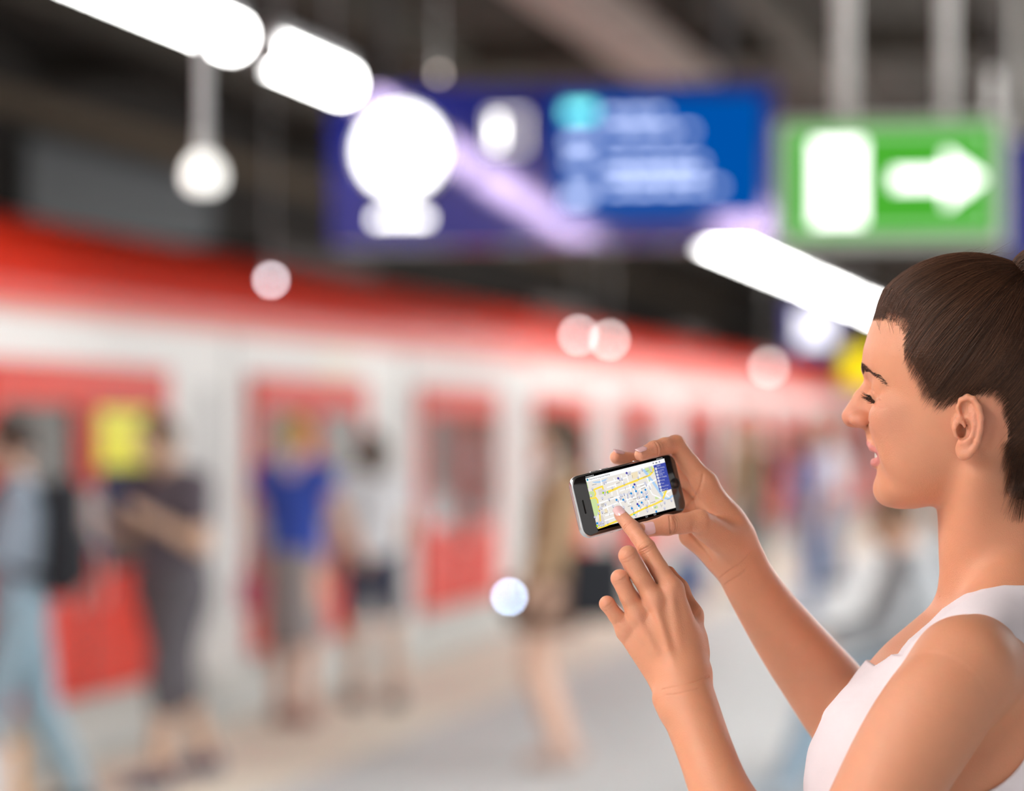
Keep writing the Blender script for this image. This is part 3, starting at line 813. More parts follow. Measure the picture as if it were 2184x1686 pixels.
# 2 man in dark T-shirt and shorts
p2 = build_person('man in a dark T-shirt and long grey shorts by the first red door', 368, 12.85, 218, h=1.68, hair=(.10, .06, .035), hair_style='short', top=(.105, .085, .105), sleeve=.55, bottom='shorts', bcol=(.115, .105, .12),
                  blen=1.25, legs=((13, 5), (-14, 8)), arms=(((.05, .22, -1), (.62, -.62, .45)), ((.15, -.15, -1), (.9, .1, .62))), head_pitch=18, skin=(.66, .42, .29), shoe=(.05, .05, .10), wide=1.28)
w2 = p2['wr']
npz = empty('newspaper', local(p2, (w2[3] + .10, w2[4] + .06, w2[5] - .02)), p2.rotation_euler.z)
tag(npz, 'folded white paper held up by the man in grey shorts', 'newspaper')
mb = MB()
for i in range(4): mb.box((-.004 + .003*i, -.10 + .004*i, -.12), (-.002 + .003*i, .10 + .004*i, .13))
mb.build('sheets', mat('paper_white', (.80, .79, .80), rough=.8), npz)
MB().box((-.010, -.09, -.15), (-.005, .09, -.02)).build('blue_page', mat('paper_blue', (.20, .27, .62), rough=.8), npz)

# 3 woman in blue with a grey skirt
p3 = build_person('woman with fair hair in a bright blue top and grey skirt facing the train', 628, 15.5, 75, h=1.66, hair=(.58, .36, .11), hair_style='bun', top=(.035, .085, .46), sleeve=.25, bottom='skirt', bcol=(.30, .28, .285), skirt_len=.50,
                  legs=((4, 2), (-5, 6)), arms=(((.05, .25, -1), (.4, .1, -1)), ((.1, -.45, -1), (.65, -.1, -.6))), collar=(.80, .62, .72), skin=(.74, .46, .34), shoe=(.30, .14, .12))
hb_ = empty('handbag', local(p3, (.05, .27, .62)), p3.rotation_euler.z)
tag(hb_, 'magenta handbag hanging beside the grey skirt of the woman in blue', 'handbag')
soft_box('bag_body', (-.10, -.045, .0), (.10, .045, .20), .03, mat('magenta_leather', (.62, .03, .14), rough=.5), hb_)
st = Node(); pts = catmull([(-.07, 0, .19), (-.05, 0, .36), (.05, 0, .36), (.07, 0, .19)], 5)
for a, b in zip(pts, pts[1:]): st.u(rc(a, b, .008, .008))
v, q = sdf_mesh(st, (-.12, -.05, .15), (.12, .05, .42), .006, newton=1); mesh_obj('bag_handle', v, q.astype(np.int32), mat('magenta_leather', (.62, .03, .14)), hb_, smooth=True)
# 4 people behind her
p4 = build_person('person in a white top and navy shorts standing behind the woman in blue', 795, 16.5, 110, h=1.58, hair=(.10, .06, .04), hair_style='bob', top=(.74, .74, .76), sleeve=.5, bottom='shorts', bcol=(.035, .04, .075), blen=.75,
                  legs=((6, 4), (-8, 5)), arms=(((.1, .2, -1), (.3, 0, -1)), ((.1, -.2, -1), (.6, 0, -.8))), skin=(.58, .36, .25), shoe=(.09, .09, .10))
# 5 walking woman
p5 = build_person('woman with long brown hair in a beige coat walking left with bare legs', 1172, 13.6, 188, h=1.70, hair=(.085, .060, .040), hair_style='long', top=(.44, .29, .17), sleeve=1.85, bottom='skirt', bcol=(.23, .14, .10), skirt_len=.26,
                  legs=((13, 32), (4, 24)), arms=(((.18, .12, -1), (.55, .05, -.85)), ((-.15, -.15, -1), (.1, -.05, -1))), lean=-6, skin=(.78, .50, .37), shoe=(.62, .45, .38), head_pitch=6, collar=(.76, .72, .68))
w5 = p5['wr']
sb5 = empty('shoulder_bag', local(p5, (-.20, .10, .70)), p5.rotation_euler.z)
tag(sb5, 'large black shoulder bag behind the hip of the walking woman', 'handbag')
soft_box('bag_body', (-.15, -.07, .0), (.15, .07, .34), .05, bm, sb5)
st = Node(); pts = catmull([(-.12, 0, .32), (-.02, .03, .62), (.14, .06, .76), (.20, .04, .62), (.13, 0, .32)], 5)
for a, b in zip(pts, pts[1:]): st.u(rc(a, b, .014, .014))
v, q = sdf_mesh(st, (-.2, -.1, .28), (.3, .14, .82), .009, newton=1); mesh_obj('strap', v, q.astype(np.int32), bm, sb5, smooth=True)
ph = empty('mobile_phone', tuple(at_px(1086, 1272, 13.3)), math.radians(10))
tag(ph, 'phone with its small light switched on, in the hand of the walking woman', 'mobile phone')
MB().box((-.035, 0, -.07), (.035, .009, .07), bev=.003).build('case', mat('phone_dark', (.03, .03, .035), rough=.3), ph)
MB().tube((0, -.004, .0), (0, 0, .0), .0115, n=14).build('flash_light', glow('flash', (.50, .68, 1.0), 60), ph)
# 6 far people on the right
build_person('person in black clothes standing far off behind the raised hand', 1622, 31, 200, h=1.66, hair=(.16, .10, .05), top=(.012, .012, .014), sleeve=1.9, bcol=(.012, .012, .015), blen=1.95, legs=((3, 2), (-3, 3)), wide=1.1, res=.012)
build_person('person in a light blue shirt and pink bag strap in front of the woman\'s chin', 1722, 24, 210, h=1.60, hair=(.05, .03, .03), hair_style='bob', top=(.25, .33, .62), sleeve=.6, bcol=(.20, .26, .42), blen=1.9, legs=((5, 3), (-5, 5)), collar=(.66, .30, .38), res=.012)
build_person('person in a white shirt far off in front of the woman\'s nose', 1772, 29, 180, h=1.72, hair=(.25, .18, .10), top=(.82, .82, .86), sleeve=.6, bcol=(.16, .18, .25), blen=1.95, res=.012)
build_person('person in brown far off between the raised hand and the one in black', 1580, 28, 200, h=1.72, hair=(.12, .07, .04), top=(.36, .25, .15), sleeve=1.9, bcol=(.2, .18, .16), blen=1.9, res=.012)
# seated people on a bench
p7 = build_person('man in a grey pullover and pale jeans sitting hunched behind the woman\'s arm', 1990, 12.4, 183, h=1.76, hair=(.10, .055, .03), top=(.33, .345, .36), sleeve=1.9, bcol=(.36, .50, .62), blen=1.95, seat=.45, legs=((78, 48), (84, 62)), lean=13,
                  arms=(((.45, .15, -1), (1, -.25, -.28)), ((.45, -.15, -1), (1, .25, -.28))), head_pitch=8, skin=(.55, .31, .20), shoe=(.55, .62, .68), wide=1.15)
p8 = build_person('person in a pale blue shirt sitting beside the man in grey', 2075, 13.3, 185, h=1.72, hair=(.06, .04, .03), top=(.55, .68, .80), sleeve=1.6, bcol=(.08, .09, .12), blen=1.95, seat=.45, legs=((86, 80), (84, 84)), lean=4,
                  arms=(((.3, .1, -1), (1, -.1, -.2)), ((.3, -.1, -1), (1, .1, -.2))), skin=(.6, .36, .26), wide=1.05)
bn = empty('bench', ((2015 - 1092) / F_PX * 12.9, 12.85, 0), math.radians(93))
tag(bn, 'grey metal bench under the seated people', 'bench')
bmt = mat('bench_metal', (.30, .31, .32), rough=.4, metal=.6)
for i in range(5): MB().box((-1.0, -.20 + .085*i, .37), (1.3, -.13 + .085*i, .40), bev=.004).build('slat', bmt, bn)
for x in (-.8, 1.1):
    MB().box((x - .03, -.18, .0), (x + .03, -.12, .37)).build('leg', bmt, bn); MB().box((x - .03, .12, .0), (x + .03, .18, .37)).build('leg', bmt, bn)
# dark blue suitcase far off
sc_ = empty('suitcase', (float(at_px(1468, 0, 26)[0]), 26, 0), .2)
tag(sc_, 'dark blue suitcase standing on the platform below the raised hand', 'suitcase')
soft_box('shell', (-.15, -.11, .05), (.15, .11, .46), .04, mat('suitcase_blue', (.035, .075, .22), rough=.4), sc_, res=.012)
for g in (-1, 1):
    for f in (-1, 1): MB().tube((.11*g, .07*f - .015, .028), (.11*g, .07*f + .015, .028), .028, n=10).build('wheel', bm, sc_)
mb = MB(); mb.tube((-.07, .06, .45), (-.07, .06, .62), .008); mb.tube((.07, .06, .45), (.07, .06, .62), .008); mb.tube((-.078, .06, .62), (.078, .06, .62), .012); mb.build('pull_handle', bmt, sc_)
# ------------------------------------------------------------------ the woman with the smartphone
def W(px, py, dy=0.0):
    Y = S_W + dy
    return np.array([(px - 1092) / F_PX * Y, Y, CAM_H + (920 - py) / F_PX * Y])
def RW(r, dy=0.0): return r / F_PX * (S_W + dy)
def wc(p, q):
    """round cone between two (px, py, dy, r) joints"""
    return rc(W(*p[:3]), W(*q[:3]), RW(p[3], p[2]), RW(q[3], q[2]))
def limb(js, n=4, k=0.0):
    """smoothly curving limb through (px, py, dy, r) joints"""
    pts = catmull(js, n); g = Node()
    for p, q in zip(pts, pts[1:]): g.u(wc(p, q), k)
    return g
def chain(js, k=0.004):
    n = Node()
    for p, q in zip(js, js[1:]): n.u(wc(p, q), k)
    return n

# --- head, in its own frame: a = forward, b = to her left (towards the camera), c = up, in millimetres
PSI = math.radians(12)
HO = W(1990, 830, 0.0)
E_F = np.array([-math.cos(PSI), math.sin(PSI), 0]); E_L = np.array([-math.sin(PSI), -math.cos(PSI), 0]); E_U = np.array([0, 0, 1.0])
HAX = np.stack([E_F, E_L, E_U])
def H(a, b, c): return HO + (a * E_F + b * E_L + c * E_U) * .001
def to_head(p): return ((p - HO.astype(np.float32)) @ HAX.T.astype(np.float32)) * 1000.0
def hc(p, q): return rc(H(*p[:3]), H(*q[:3]), p[3] * .001, q[3] * .001)
def he(c, r, ax=None): return ell(H(*c), np.array(r) * .001, HAX if ax is None else ax)
_c  = np.array([-108, -106, -103, -98, -90, -80, -72, -62, -50, -40, -30, -15, 0, 10, 20, 40, 70.])
_af = np.array([30, 38, 44, 48.5, 50.8, 50.2, 50, 50.5, 52.5, 54, 53.5, 52, 53, 55, 58.8, 57, 20.])
_am = np.array([28, 24, 20, 16, 8, -2, -8, -14, -18, -20, -20, -20, -20, -20, -22, -25, -30.])
_ab = np.array([20, 8, -4, -16, -34, -52, -65, -80, -95, -105, -112, -118, -121, -122, -122, -118, -80.])
_w  = np.array([8, 17, 25, 33, 42, 49, 53, 57, 61, 63.5, 65.5, 67.5, 68.5, 69.5, 70, 68, 40.])
def _dense(v):
    x = np.array([q[0] for q in catmull([(i,) for i in _c], 6)]); y = np.array([q[0] for q in catmull([(i,) for i in v], 6)])
    for _ in range(3): y[1:-1] = .25 * y[:-2] + .5 * y[1:-1] + .25 * y[2:]
    return x, y
_x, _af2 = _dense(_af); _am2 = _dense(_am)[1]; _ab2 = _dense(_ab)[1]; _w2 = _dense(_w)[1]
def slices(p):
    q = to_head(p); a, b, c = q[:, 0], np.abs(q[:, 1]), q[:, 2]
    def f(cc):
        am = np.interp(cc, _x, _am2); fr = a > am
        ra = np.where(fr, np.interp(cc, _x, _af2) - am, am - np.interp(cc, _x, _ab2)); w = np.interp(cc, _x, _w2)
        t = np.abs(a - am) / np.maximum(ra, 1); s = b / w
        e = np.where(fr, 2.25, 2.0)
        r = np.maximum((t ** e + s ** e) ** (1 / e), .02)
        rho = np.sqrt((a - am) ** 2 + b * b)
        return np.where(r < .1, -ra * .5, rho * (1 - 1 / r))
    f0 = f(c); g = (f(c + 1.5) - f(c - 1.5)) / 3.0
    d = f0 / np.sqrt(1 + np.minimum(g * g, 9))
    d = np.maximum(d, np.maximum(-107.5 - c, c - 68))
    return (d * .001).astype(np.float32)
CR = (91.0, 73.0, 84.5)
cranium = he((-30, 0, 30), CR)
faceS = Prim(H(-30, 0, -20), .165, slices)
skull = Node([(cranium,), (faceS, .010)])
head = Node([(skull,)])
# brow ridge, nose
for s in (1, -1):
    head.u(hc((57, 5 * s, 18.5, 4.5), (44, 36 * s, 22, 5)), .010)
    head.u(he((36, 44 * s, -24), (17, 14, 15)), .016)                  # cheek bone
    head.u(he((37, 33 * s, -34), (14, 15, 14)), .014)                  # smiling cheek
    head.sub(he((61, 28 * s, 1), (12, 14, 11)), .012)                  # eye socket
    head.u(ball(H(40.8, 31 * s, -2.5), .0122), .003)                   # eyeball under the closed lid
    head.u(hc((49, 22 * s, 10, 3), (40, 43 * s, 7, 4)), .010)     # fold above the lid
    lidm = [(52.2, 22, -4.2), (52.8, 27, -5.6), (50.6, 33, -8.4), (46.8, 38.5, -11), (42, 42.8, -12.6)]
    for p, q in zip(lidm, lidm[1:]): head.u(hc((p[0], p[1] * s, p[2], .9), (q[0], q[1] * s, q[2], .9)), .0012)   # lid margin
head.u(hc((52.3, 0, 10, 6.4), (64, 0, -7, 6.8)), .005)
head.u(hc((64, 0, -7, 6.8), (74.4, 0, -23.9, 7.6)), .003)
head.u(hc((48, 0, -14, 13), (68, 0, -24, 8)), .007)
for s in (1, -1):
    head.u(he((64.5, 11.5 * s, -27), (9.5, 6.2, 6.6)), .005)           # wing of the nose
head.u(hc((62, 0, -31.5, 3.6), (74, 0, -28.5, 4.2)), .004)
for s in (1, -1): head.sub(he((70, 5.6 * s, -34), (5.2, 2.4, 4)), .0015)
# mouth and chin
head.u(hc((51.5, 0, -42, 8), (48, 0, -48, 9)), .010)
for s in (1, -1):
    head.u(hc((55.4, 4 * s, -48.8, 3.7), (52.6, 13 * s, -52.3, 3.4)), .003)
    head.u(hc((52.6, 13 * s, -52.3, 3.4), (42.5, 25.5 * s, -60.0, 2.0)), .003)
    head.u(hc((51.2, 0, -66.0, 4.2), (49, 12 * s, -65.6, 4.0)), .003)
    head.u(hc((49, 12 * s, -65.6, 4.0), (42.5, 25 * s, -61.8, 2.0)), .003)
head.u(ball(H(41, 0, -90, ), .0108), .010)
for s in (1, -1): head.u(he((16, 40 * s, -52), (28, 16, 28)), .014)
head.sub(he((53, 0, -58.6), (13, 21, 3.3)), .0015)
# --- ear
EA = math.radians(20)
ear_o = H(-37.5, 69.5, -34)
ear_back = -E_F * math.cos(EA) + E_L * math.sin(EA); ear_back /= np.linalg.norm(ear_back)
ear_out = np.cross(E_U, ear_back); ear_out *= np.sign(ear_out @ E_L)
def EP(px, py, o=0.0):
    """point on the ear: photo-scale offsets from its middle, o = mm outwards"""
    return ear_o + (ear_back * (px - 2062) / 2.37 / 1.10 + E_U * (910 - py) / 2.37 + ear_out * (o + 5)) * .001
def eC(pts, k=.0015):
    n = Node()
    for p, q in zip(pts, pts[1:]): n.u(rc(EP(*p[:3]), EP(*q[:3]), p[3] * .001, q[3] * .001), k)
    return n
EAX = np.stack([ear_back, E_U, ear_out])
ear = Node()
ear.u(ell(EP(2064, 900, -1.5), (.0118, .0235, .0032), EAX))
ear.u(ell(EP(2049, 956, -.5), (.0080, .0100, .0036), EAX), .004)                                # lobe
ear.u(rc(EP(2044, 905, -8), EP(2066, 905, -6), .011, .008), .005)                                 # root of the ear
ear.sub(ell(EP(2054, 916, 4), (.0075, .0105, .0068), EAX), .002)                                  # concha
helix = [(2051, 908, .5, 1.7), (2043, 890, 2.2, 2.2), (2039, 870, 2.2, 2.5), (2046, 855, 2.0, 2.7), (2060, 848.5, 1.8, 2.7), (2075, 853, 1.6, 2.6), (2087, 868, 1.5, 2.5),
         (2093, 890, 1.2, 2.4), (2091, 915, 1.0, 2.3), (2084, 938, .6, 2.3), (2074, 955, .3, 2.6), (2060, 966, 0, 3.2), (2048, 967, 0, 3.6)]
ear.u(eC(helix, .002), .0018)
ear.u(eC([(2072, 868, -.2, 1.8), (2076, 885, .4, 2.0), (2077, 908, 1.0, 2.1), (2072, 927, 1.4, 2.1), (2062, 939, 1.6, 2.2), (2048, 943, 1.6, 2.2)], .002), .0025)   # antihelix
ear.u(eC([(2056, 866, -1, 1.3), (2066, 880, -.2, 1.6), (2075, 895, .4, 1.9)], .002), .002)
ear.sub(ell(EP(2051, 871, 2.2), (.0032, .0062, .0030), EAX), .0015)
ear.u(eC([(2033, 898, 1.5, 2.6), (2034, 912, 3.2, 3.0), (2034, 926, 1.8, 2.6)], .003), .003)      # tragus
ear.sub(ell(EP(2043, 918, -1), (.0030, .0060, .010), EAX), .001)                                  # ear canal
head.u(ear, .003)
# the far ear, plainly mirrored
far_ear = Node()
def EPm(px, py, o=0.0):
    q = ((EP(px, py, o) - HO) @ HAX.T); q[1] = -q[1]; return HO + q @ HAX
far_ear.u(rc(EPm(2052, 868, -1), EPm(2068, 925, -1), .011, .008)); far_ear.u(ball(EPm(2050, 958, -1), .007), .004)
head.u(far_ear, .003)

# --- neck and trunk
trunk = Node()
trunk.u(wc((2113, 1300, 0, 88), (2036, 1525, 0, 210)))
for s in (-1, 1):
    trunk.u(wc((2165, 1310, .05 * s, 105), (2135, 1570, .055 * s, 200)), .03)
    trunk.u(wc((2060, 1400, .085 * s, 95), (2020, 1600, .075 * s, 170)), .03)
    trunk.u(ell(W(1868, 1680, .066 * s), (.058, .058, .078)), .07)
    trunk.u(wc((2150, 1268, .03 * s, 62), (2090, 1390, .145 * s, 60)), .03)
    trunk.u(wc((2130, 1560, .06 * s, 205), (2110, 1950, .05 * s, 160)), .04)
trunk.u(wc((2110, 1930, 0, 190), (2120, 2200, 0, 210)), .05)
neck = Node()
neck.u(wc((2098, 985, 0, 114), (2130, 1150, 0, 120)))
neck.u(wc((2130, 1150, 0, 120), (2150, 1330, 0, 130)), .01)
neck.u(wc((2085, 1010, -.050, 40), (2052, 1240, -.012, 26)), .03)      # neck muscle

# --- near (left) arm and hand
armN = Node()
armN.u(limb([(2055, 1432, -.160, 108), (1998, 1510, -.175, 116), (1936, 1606, -.185, 115), (1857, 1745, -.195, 104), (1790, 1860, -.20, 92), (1745, 1940, -.20, 80)]))
armN.u(limb([(2060, 1425, -.150, 104), (2105, 1460, -.115, 110), (2160, 1510, -.080, 112)]), .02)
armN.u(limb([(1745, 1940, -.20, 80), (1645, 1850, -.175, 84), (1580, 1765, -.155, 75), (1537, 1686, -.145, 65), (1504, 1600, -.128, 60.5), (1468, 1500, -.107, 62), (1456, 1450, -.099, 58)]), .008)
armN.u(wc((1414, 1490, -.110, 20), (1430, 1512, -.114, 22)), .012)     # wrist bone
UPPER_N = armN.items[:2]
handN = Node()
metaN = [((1480, 1430, -.094, 34), (1434, 1262, -.088, 25)), ((1460, 1436, -.097, 34), (1398, 1286, -.093, 24)),
         ((1438, 1444, -.095, 33), (1362, 1318, -.091, 22)), ((1418, 1452, -.091, 32), (1337, 1350, -.085, 20))]
for i, (p, q) in enumerate(metaN): handN.u(wc(p, q), .010)
for (p, q), (p2, q2) in zip(metaN, metaN[1:]):
    handN.u(wc([(x + y) / 2 for x, y in zip(p, p2)], [.25 * m + .75 * n for m, n in zip([(x + y) / 2 for x, y in zip(p, p2)], [(x + y) / 2 for x, y in zip(q, q2)])]), .006)
handN.u(wc((1470, 1436, -.080, 36), (1474, 1366, -.076, 32)), .014)      # ball of the thumb
handN.u(wc((1466, 1390, -.083, 30), (1440, 1310, -.08, 24)), .012)
# knuckles and tendons
for (x, y, d, r) in ((1431, 1252, -.0935, 19), (1395, 1277, -.098, 18), (1357, 1309, -.0955, 16), (1334, 1340, -.0895, 15)):
    handN.u(ball(W(x, y, d), RW(r, d)), .006)
for (p, q) in (((1431, 1262, -.0985, 5), (1456, 1440, -.109, 5)), ((1397, 1288, -.1025, 5), (1440, 1430, -.1115, 5)), ((1360, 1320, -.0995, 4), (1420, 1425, -.107, 4))):
    handN.u(wc(p, q), .006)
fingN = [
    [(1432, 1256, -.088, 24), (1405, 1212, -.083, 20), (1379, 1168, -.077, 19.5), (1361, 1144, -.067, 16.8), (1344, 1122, -.057, 16), (1323, 1097, -.0437, 13.6)],
    [(1396, 1280, -.092, 22), (1368, 1232, -.096, 19.5), (1340, 1184, -.097, 20.5), (1352, 1216, -.072, 18), (1375, 1240, -.063, 15)],
    [(1359, 1312, -.091, 21), (1340, 1272, -.095, 18.5), (1322, 1233, -.095, 19), (1338, 1262, -.070, 17), (1362, 1284, -.062, 14)],
    [(1335, 1342, -.085, 19), (1314, 1313, -.089, 16), (1295, 1287, -.090, 16.5), (1312, 1306, -.068, 15), (1334, 1322, -.060, 13)]]
fN = Node()
for f in fingN:
    c = Node()
    for p, q in zip(f, f[1:]): c.u(wc(p, q), .0016)
    fN.u(c, 0)
handN.u(fN, .006)
thumbN = chain([(1478, 1390, -.076, 30), (1474, 1312, -.064, 24), (1447, 1256, -.055, 20), (1425, 1222, -.048, 16)], .006)
handN.u(thumbN, .008)
# creases over the joints of the pointing finger
def creaseset(joint, nxt, n, span, rad, depth, bend=0.25):
    """small grooves across a finger joint, on the side that faces the camera"""
    out = []
    a = W(*joint[:3]); b = W(*nxt[:3]); t = (b - a) / np.linalg.norm(b - a)
    out_n = np.array([0, -1.0, 0]) - t * (-t[1]); out_n /= np.linalg.norm(out_n)
    side = np.cross(t, out_n); R = RW(joint[3], joint[2]) + .0002
    for i in range(n):
        s = (i - (n - 1) / 2) * span / max(n - 1, 1) if n > 1 else 0
        pts = []
        for ang in np.linspace(-.9, .9, 7):
            pts.append(a + t * (s * (1 + .0 * ang) + np.sign(s if s else 1) * bend * .002 * (1 - (ang / .9) ** 2)) + (out_n * math.cos(ang) + side * math.sin(ang)) * R)
        g = Node()
        for p, q in zip(pts, pts[1:]): g.u(rc(p, q, rad, rad))
        out.append(g)
    return out
for g in creaseset(fingN[0][2], fingN[0][1], 5, .0085, .00042, 0, .7): handN.sub(g, .0007)
for g in creaseset(fingN[0][4], fingN[0][3], 3, .004, .00032, 0, .5): handN.sub(g, .0006)
for f in fingN[1:]:
    for g in creaseset(f[2], f[1], 3, .006, .0003, 0, .5): handN.sub(g, .0006)
armN.u(handN, .010)

# --- far (right) arm and hand
armF = Node()
armF.u(limb([(2110, 1430, .15, 100), (2000, 1530, .145, 96), (1915, 1620, .14, 90)]))
armF.u(limb([(1915, 1620, .14, 90), (1830, 1550, .12, 92), (1747, 1447, .095, 82), (1679, 1359, .075, 71), (1621, 1276, .055, 60), (1583, 1212, .042, 55), (1560, 1165, .034, 48)]), .01)
handF = Node()
handF.u(wc((1580, 1190, .035, 44), (1545, 1120, .028, 42)))
handF.u(wc((1566, 1140, .025, 36), (1503, 1032, .014, 25)), .014)
handF.u(wc((1556, 1150, .035, 38), (1512, 1062, .030, 25)), .014)
handF.u(wc((1548, 1165, .045, 38), (1515, 1092, .042, 24)), .014)
handF.u(wc((1543, 1180, .048, 36), (1512, 1125, .048, 24)), .014)
handF.u(wc((1537, 1184, .040, 31), (1476, 1140, .040, 29)), .010)        # heel of the hand
handF.u(wc((1562, 1160, .018, 34), (1500, 1122, -.012, 27)), .010)       # ball of the thumb
fingF = [
    [(1504, 1030, .014, 25), (1470, 988, .010, 21), (1441, 948, .005, 20), (1418, 951, -.006, 17.5), (1395, 957, -.015, 17), (1367, 969, -.0245, 14)],
    [(1513, 1058, .030, 24), (1440, 1000, .032, 20), (1372, 985, .022, 17), (1315, 975, .010, 14.5)],
    [(1516, 1090, .042, 23), (1445, 1050, .046, 19), (1385, 1052, .030, 16), (1340, 1066, .012, 13.5)],
    [(1514, 1122, .048, 22), (1455, 1090, .048, 17), (1412, 1090, .034, 14.5), (1382, 1094, .018, 12.5)]]
fF = Node()
for f in fingF: fF.u(chain(f, .0025), 0)
handF.u(fF, .007)
thumbF = [(1556, 1152, .012, 32), (1492, 1111, -.024, 24.5), (1455, 1116, -.033, 21), (1424, 1119, -.040, 21.5), (1379, 1128, -.046, 16.5)]
handF.u(chain(thumbF, .003), .007)
for g in creaseset(thumbF[3], thumbF[2], 4, .0075, .00045, 0, .8): handF.sub(g, .0007)
for g in creaseset(fingF[0][4], fingF[0][3], 2, .003, .0004, 0): handF.sub(g, .0007)
armF.u(handF, .010)

body = Node()
body.u(trunk)
body.u(neck, .020)
body.u(head, .010)
body.u(armN, .016)
body.u(armF, .014)

def surf(node, px, py, y0=2.30, y1=2.80):
    """the first point of a surface seen at a place of the photograph"""
    o = np.array([0, 0, CAM_H]); d = W(px, py, 0) - o; d /= d[1]
    ys = np.linspace(y0, y1, 1000); f = node.at((o + d * ys[:, None]).astype(np.float32))
    return o + d * ys[int(np.argmax(f < 0))]
def groove(node, pts, rad, k, into, lift=0.0):
    P = [surf(node, *p) for p in catmull(pts, 5)]; g = Node()
    for a, b in zip(P, P[1:]):
        a = a + np.array([0, -lift, 0]); b = b + np.array([0, -lift, 0])
        g.u(rc(a, b, rad, rad))
    into.append((node, g, k))
gr = []
groove(armF, [(1499, 1012), (1496, 1030), (1488, 1050), (1476, 1068), (1462, 1083)], .0006, .002, gr)      # fold of the palm beside the thumb
groove(armF, [(1474, 1137), (1490, 1156), (1503, 1172), (1517, 1192)], .0006, .002, gr)
groove(armF, [(1536, 1232), (1556, 1216), (1580, 1200), (1602, 1176)], .0004, .0012, gr)                   # wrist
groove(armF, [(1546, 1246), (1566, 1232), (1590, 1214)], .0003, .0012, gr)
groove(armN, [(1412, 1470), (1440, 1464), (1475, 1456), (1512, 1442)], .0004, .0012, gr)
groove(armN, [(1420, 1482), (1450, 1478), (1490, 1468)], .0003, .0012, gr)
groove(head, [(1856, 829), (1863, 834), (1870, 842), (1877, 851)], .0005, .0016, gr)                        # crease of the upper lid
groove(head, [(1853, 886), (1854, 896), (1851, 906)], .0006, .0016, gr)                                     # beside the wing of the nose
groove(head, [(1868, 866), (1878, 870), (1888, 870)], .0003, .0012, gr)                                     # under the eye
for nd, g, k in gr: nd.sub(g, k)

root = empty('person', (float(W(2120, 0)[0]), float(S_W), 0.0))
tag(root, 'woman in profile with brown hair tied up, white sleeveless top, tapping a phone', 'person')
RO = np.array(root.location)
zcut = 1.285
def clip(part, ax, cut, keep_low):
    v, q = part; x = v[:, ax]; bad = (x > cut) if keep_low else (x < cut)
    return v, q[~bad[q].any(1)]
def rim(q, v, ax, cut, tol):
    """vertices on the open edge along a cut"""
    e = np.concatenate([q[:, [0, 1]], q[:, [1, 2]], q[:, [2, 3]], q[:, [3, 0]]]); e.sort(axis=1)
    u_, n_ = np.unique(e, axis=0, return_counts=True); w = np.unique(u_[n_ == 1])
    return w[np.abs(v[w, ax] - cut) < tol]
hands = clip(sdf_mesh(body, (.045, 2.36, zcut), (.2165, 2.70, 1.62), .00095, newton=1), 0, .2150, True)       # hands and forearms
heads = clip(clip(sdf_mesh(body, (.2115, 2.30, 1.449), (.62, 2.82, 1.80), .0013, newton=1), 2, 1.4520, False), 0, .2150, False)       # head
mid = clip(clip(sdf_mesh(body, (.2115, 2.28, zcut - .004), (.62, 2.86, 1.4555), .0020), 0, .2150, False), 2, 1.4520, True)
low = sdf_mesh(body, (.10, 2.25, .98), (.66, 2.86, zcut + .002), .005, newton=1)
low = clip(low, 2, zcut, True)
vs_ = [hands, heads, clip(mid, 2, zcut, False), clip(clip(low, 2, zcut, True), 0, -9, False)]
hands = clip(hands, 2, zcut, False); vs_[0] = hands
offs_ = np.cumsum([0] + [len(p[0]) for p in vs_])
bv = np.concatenate([p[0] for p in vs_]); Qs = [p[1] + o for p, o in zip(vs_, offs_)]
SLIV = []
def sew(i, j, ax, cut, tol):
    """weld the open edge of part j onto that of the finer part i"""
    ri = rim(Qs[i], bv, ax, cut, tol); rj = rim(Qs[j], bv, ax, cut, tol)
    if len(ri) == 0 or len(rj) == 0: return
    d = np.linalg.norm(bv[rj][:, None] - bv[ri][None], axis=2); k = d.argmin(1); ok = d.min(1) < tol
    m = np.arange(len(bv)); m[rj[ok]] = ri[k[ok]]; Qs[j] = m[Qs[j]]
    # close the slivers between the fine edge and the welded coarse edge
    wv = np.unique(ri[k[ok]]); e = np.concatenate([Qs[i][:, [0, 1]], Qs[i][:, [1, 2]], Qs[i][:, [2, 3]], Qs[i][:, [3, 0]]]); es = np.sort(e, axis=1)
    u_, n_ = np.unique(es, axis=0, return_counts=True); be = u_[n_ == 1]; be = be[np.isin(be, ri).all(1)]
    near = lambda a: wv[np.linalg.norm(bv[a][:, None] - bv[wv][None], axis=2).argmin(1)]
    p_, q_ = be[:, 0], be[:, 1]; cp, cq = near(p_), near(q_)
    t_ = np.concatenate([np.stack([p_, q_, cp], 1), np.stack([q_, cq, cp], 1)])
    t_ = t_[(t_[:, 0] != t_[:, 1]) & (t_[:, 1] != t_[:, 2]) & (t_[:, 0] != t_[:, 2])]
    L_ = np.max([np.linalg.norm(bv[t_[:, a]] - bv[t_[:, (a + 1) % 3]], axis=1) for a in range(3)], axis=0); t_ = t_[L_ < tol]
    if len(t_):
        c_ = bv[t_].mean(1).astype(np.float32); g_ = np.stack([body.at(c_ + np.eye(3, dtype=np.float32)[a] * .001) - body.at(c_ - np.eye(3, dtype=np.float32)[a] * .001) for a in range(3)], 1)
        n_ = np.cross(bv[t_[:, 1]] - bv[t_[:, 0]], bv[t_[:, 2]] - bv[t_[:, 0]]); fl = (n_ * g_).sum(1) < 0
        t_[fl] = t_[fl][:, ::-1]; SLIV.append(t_)
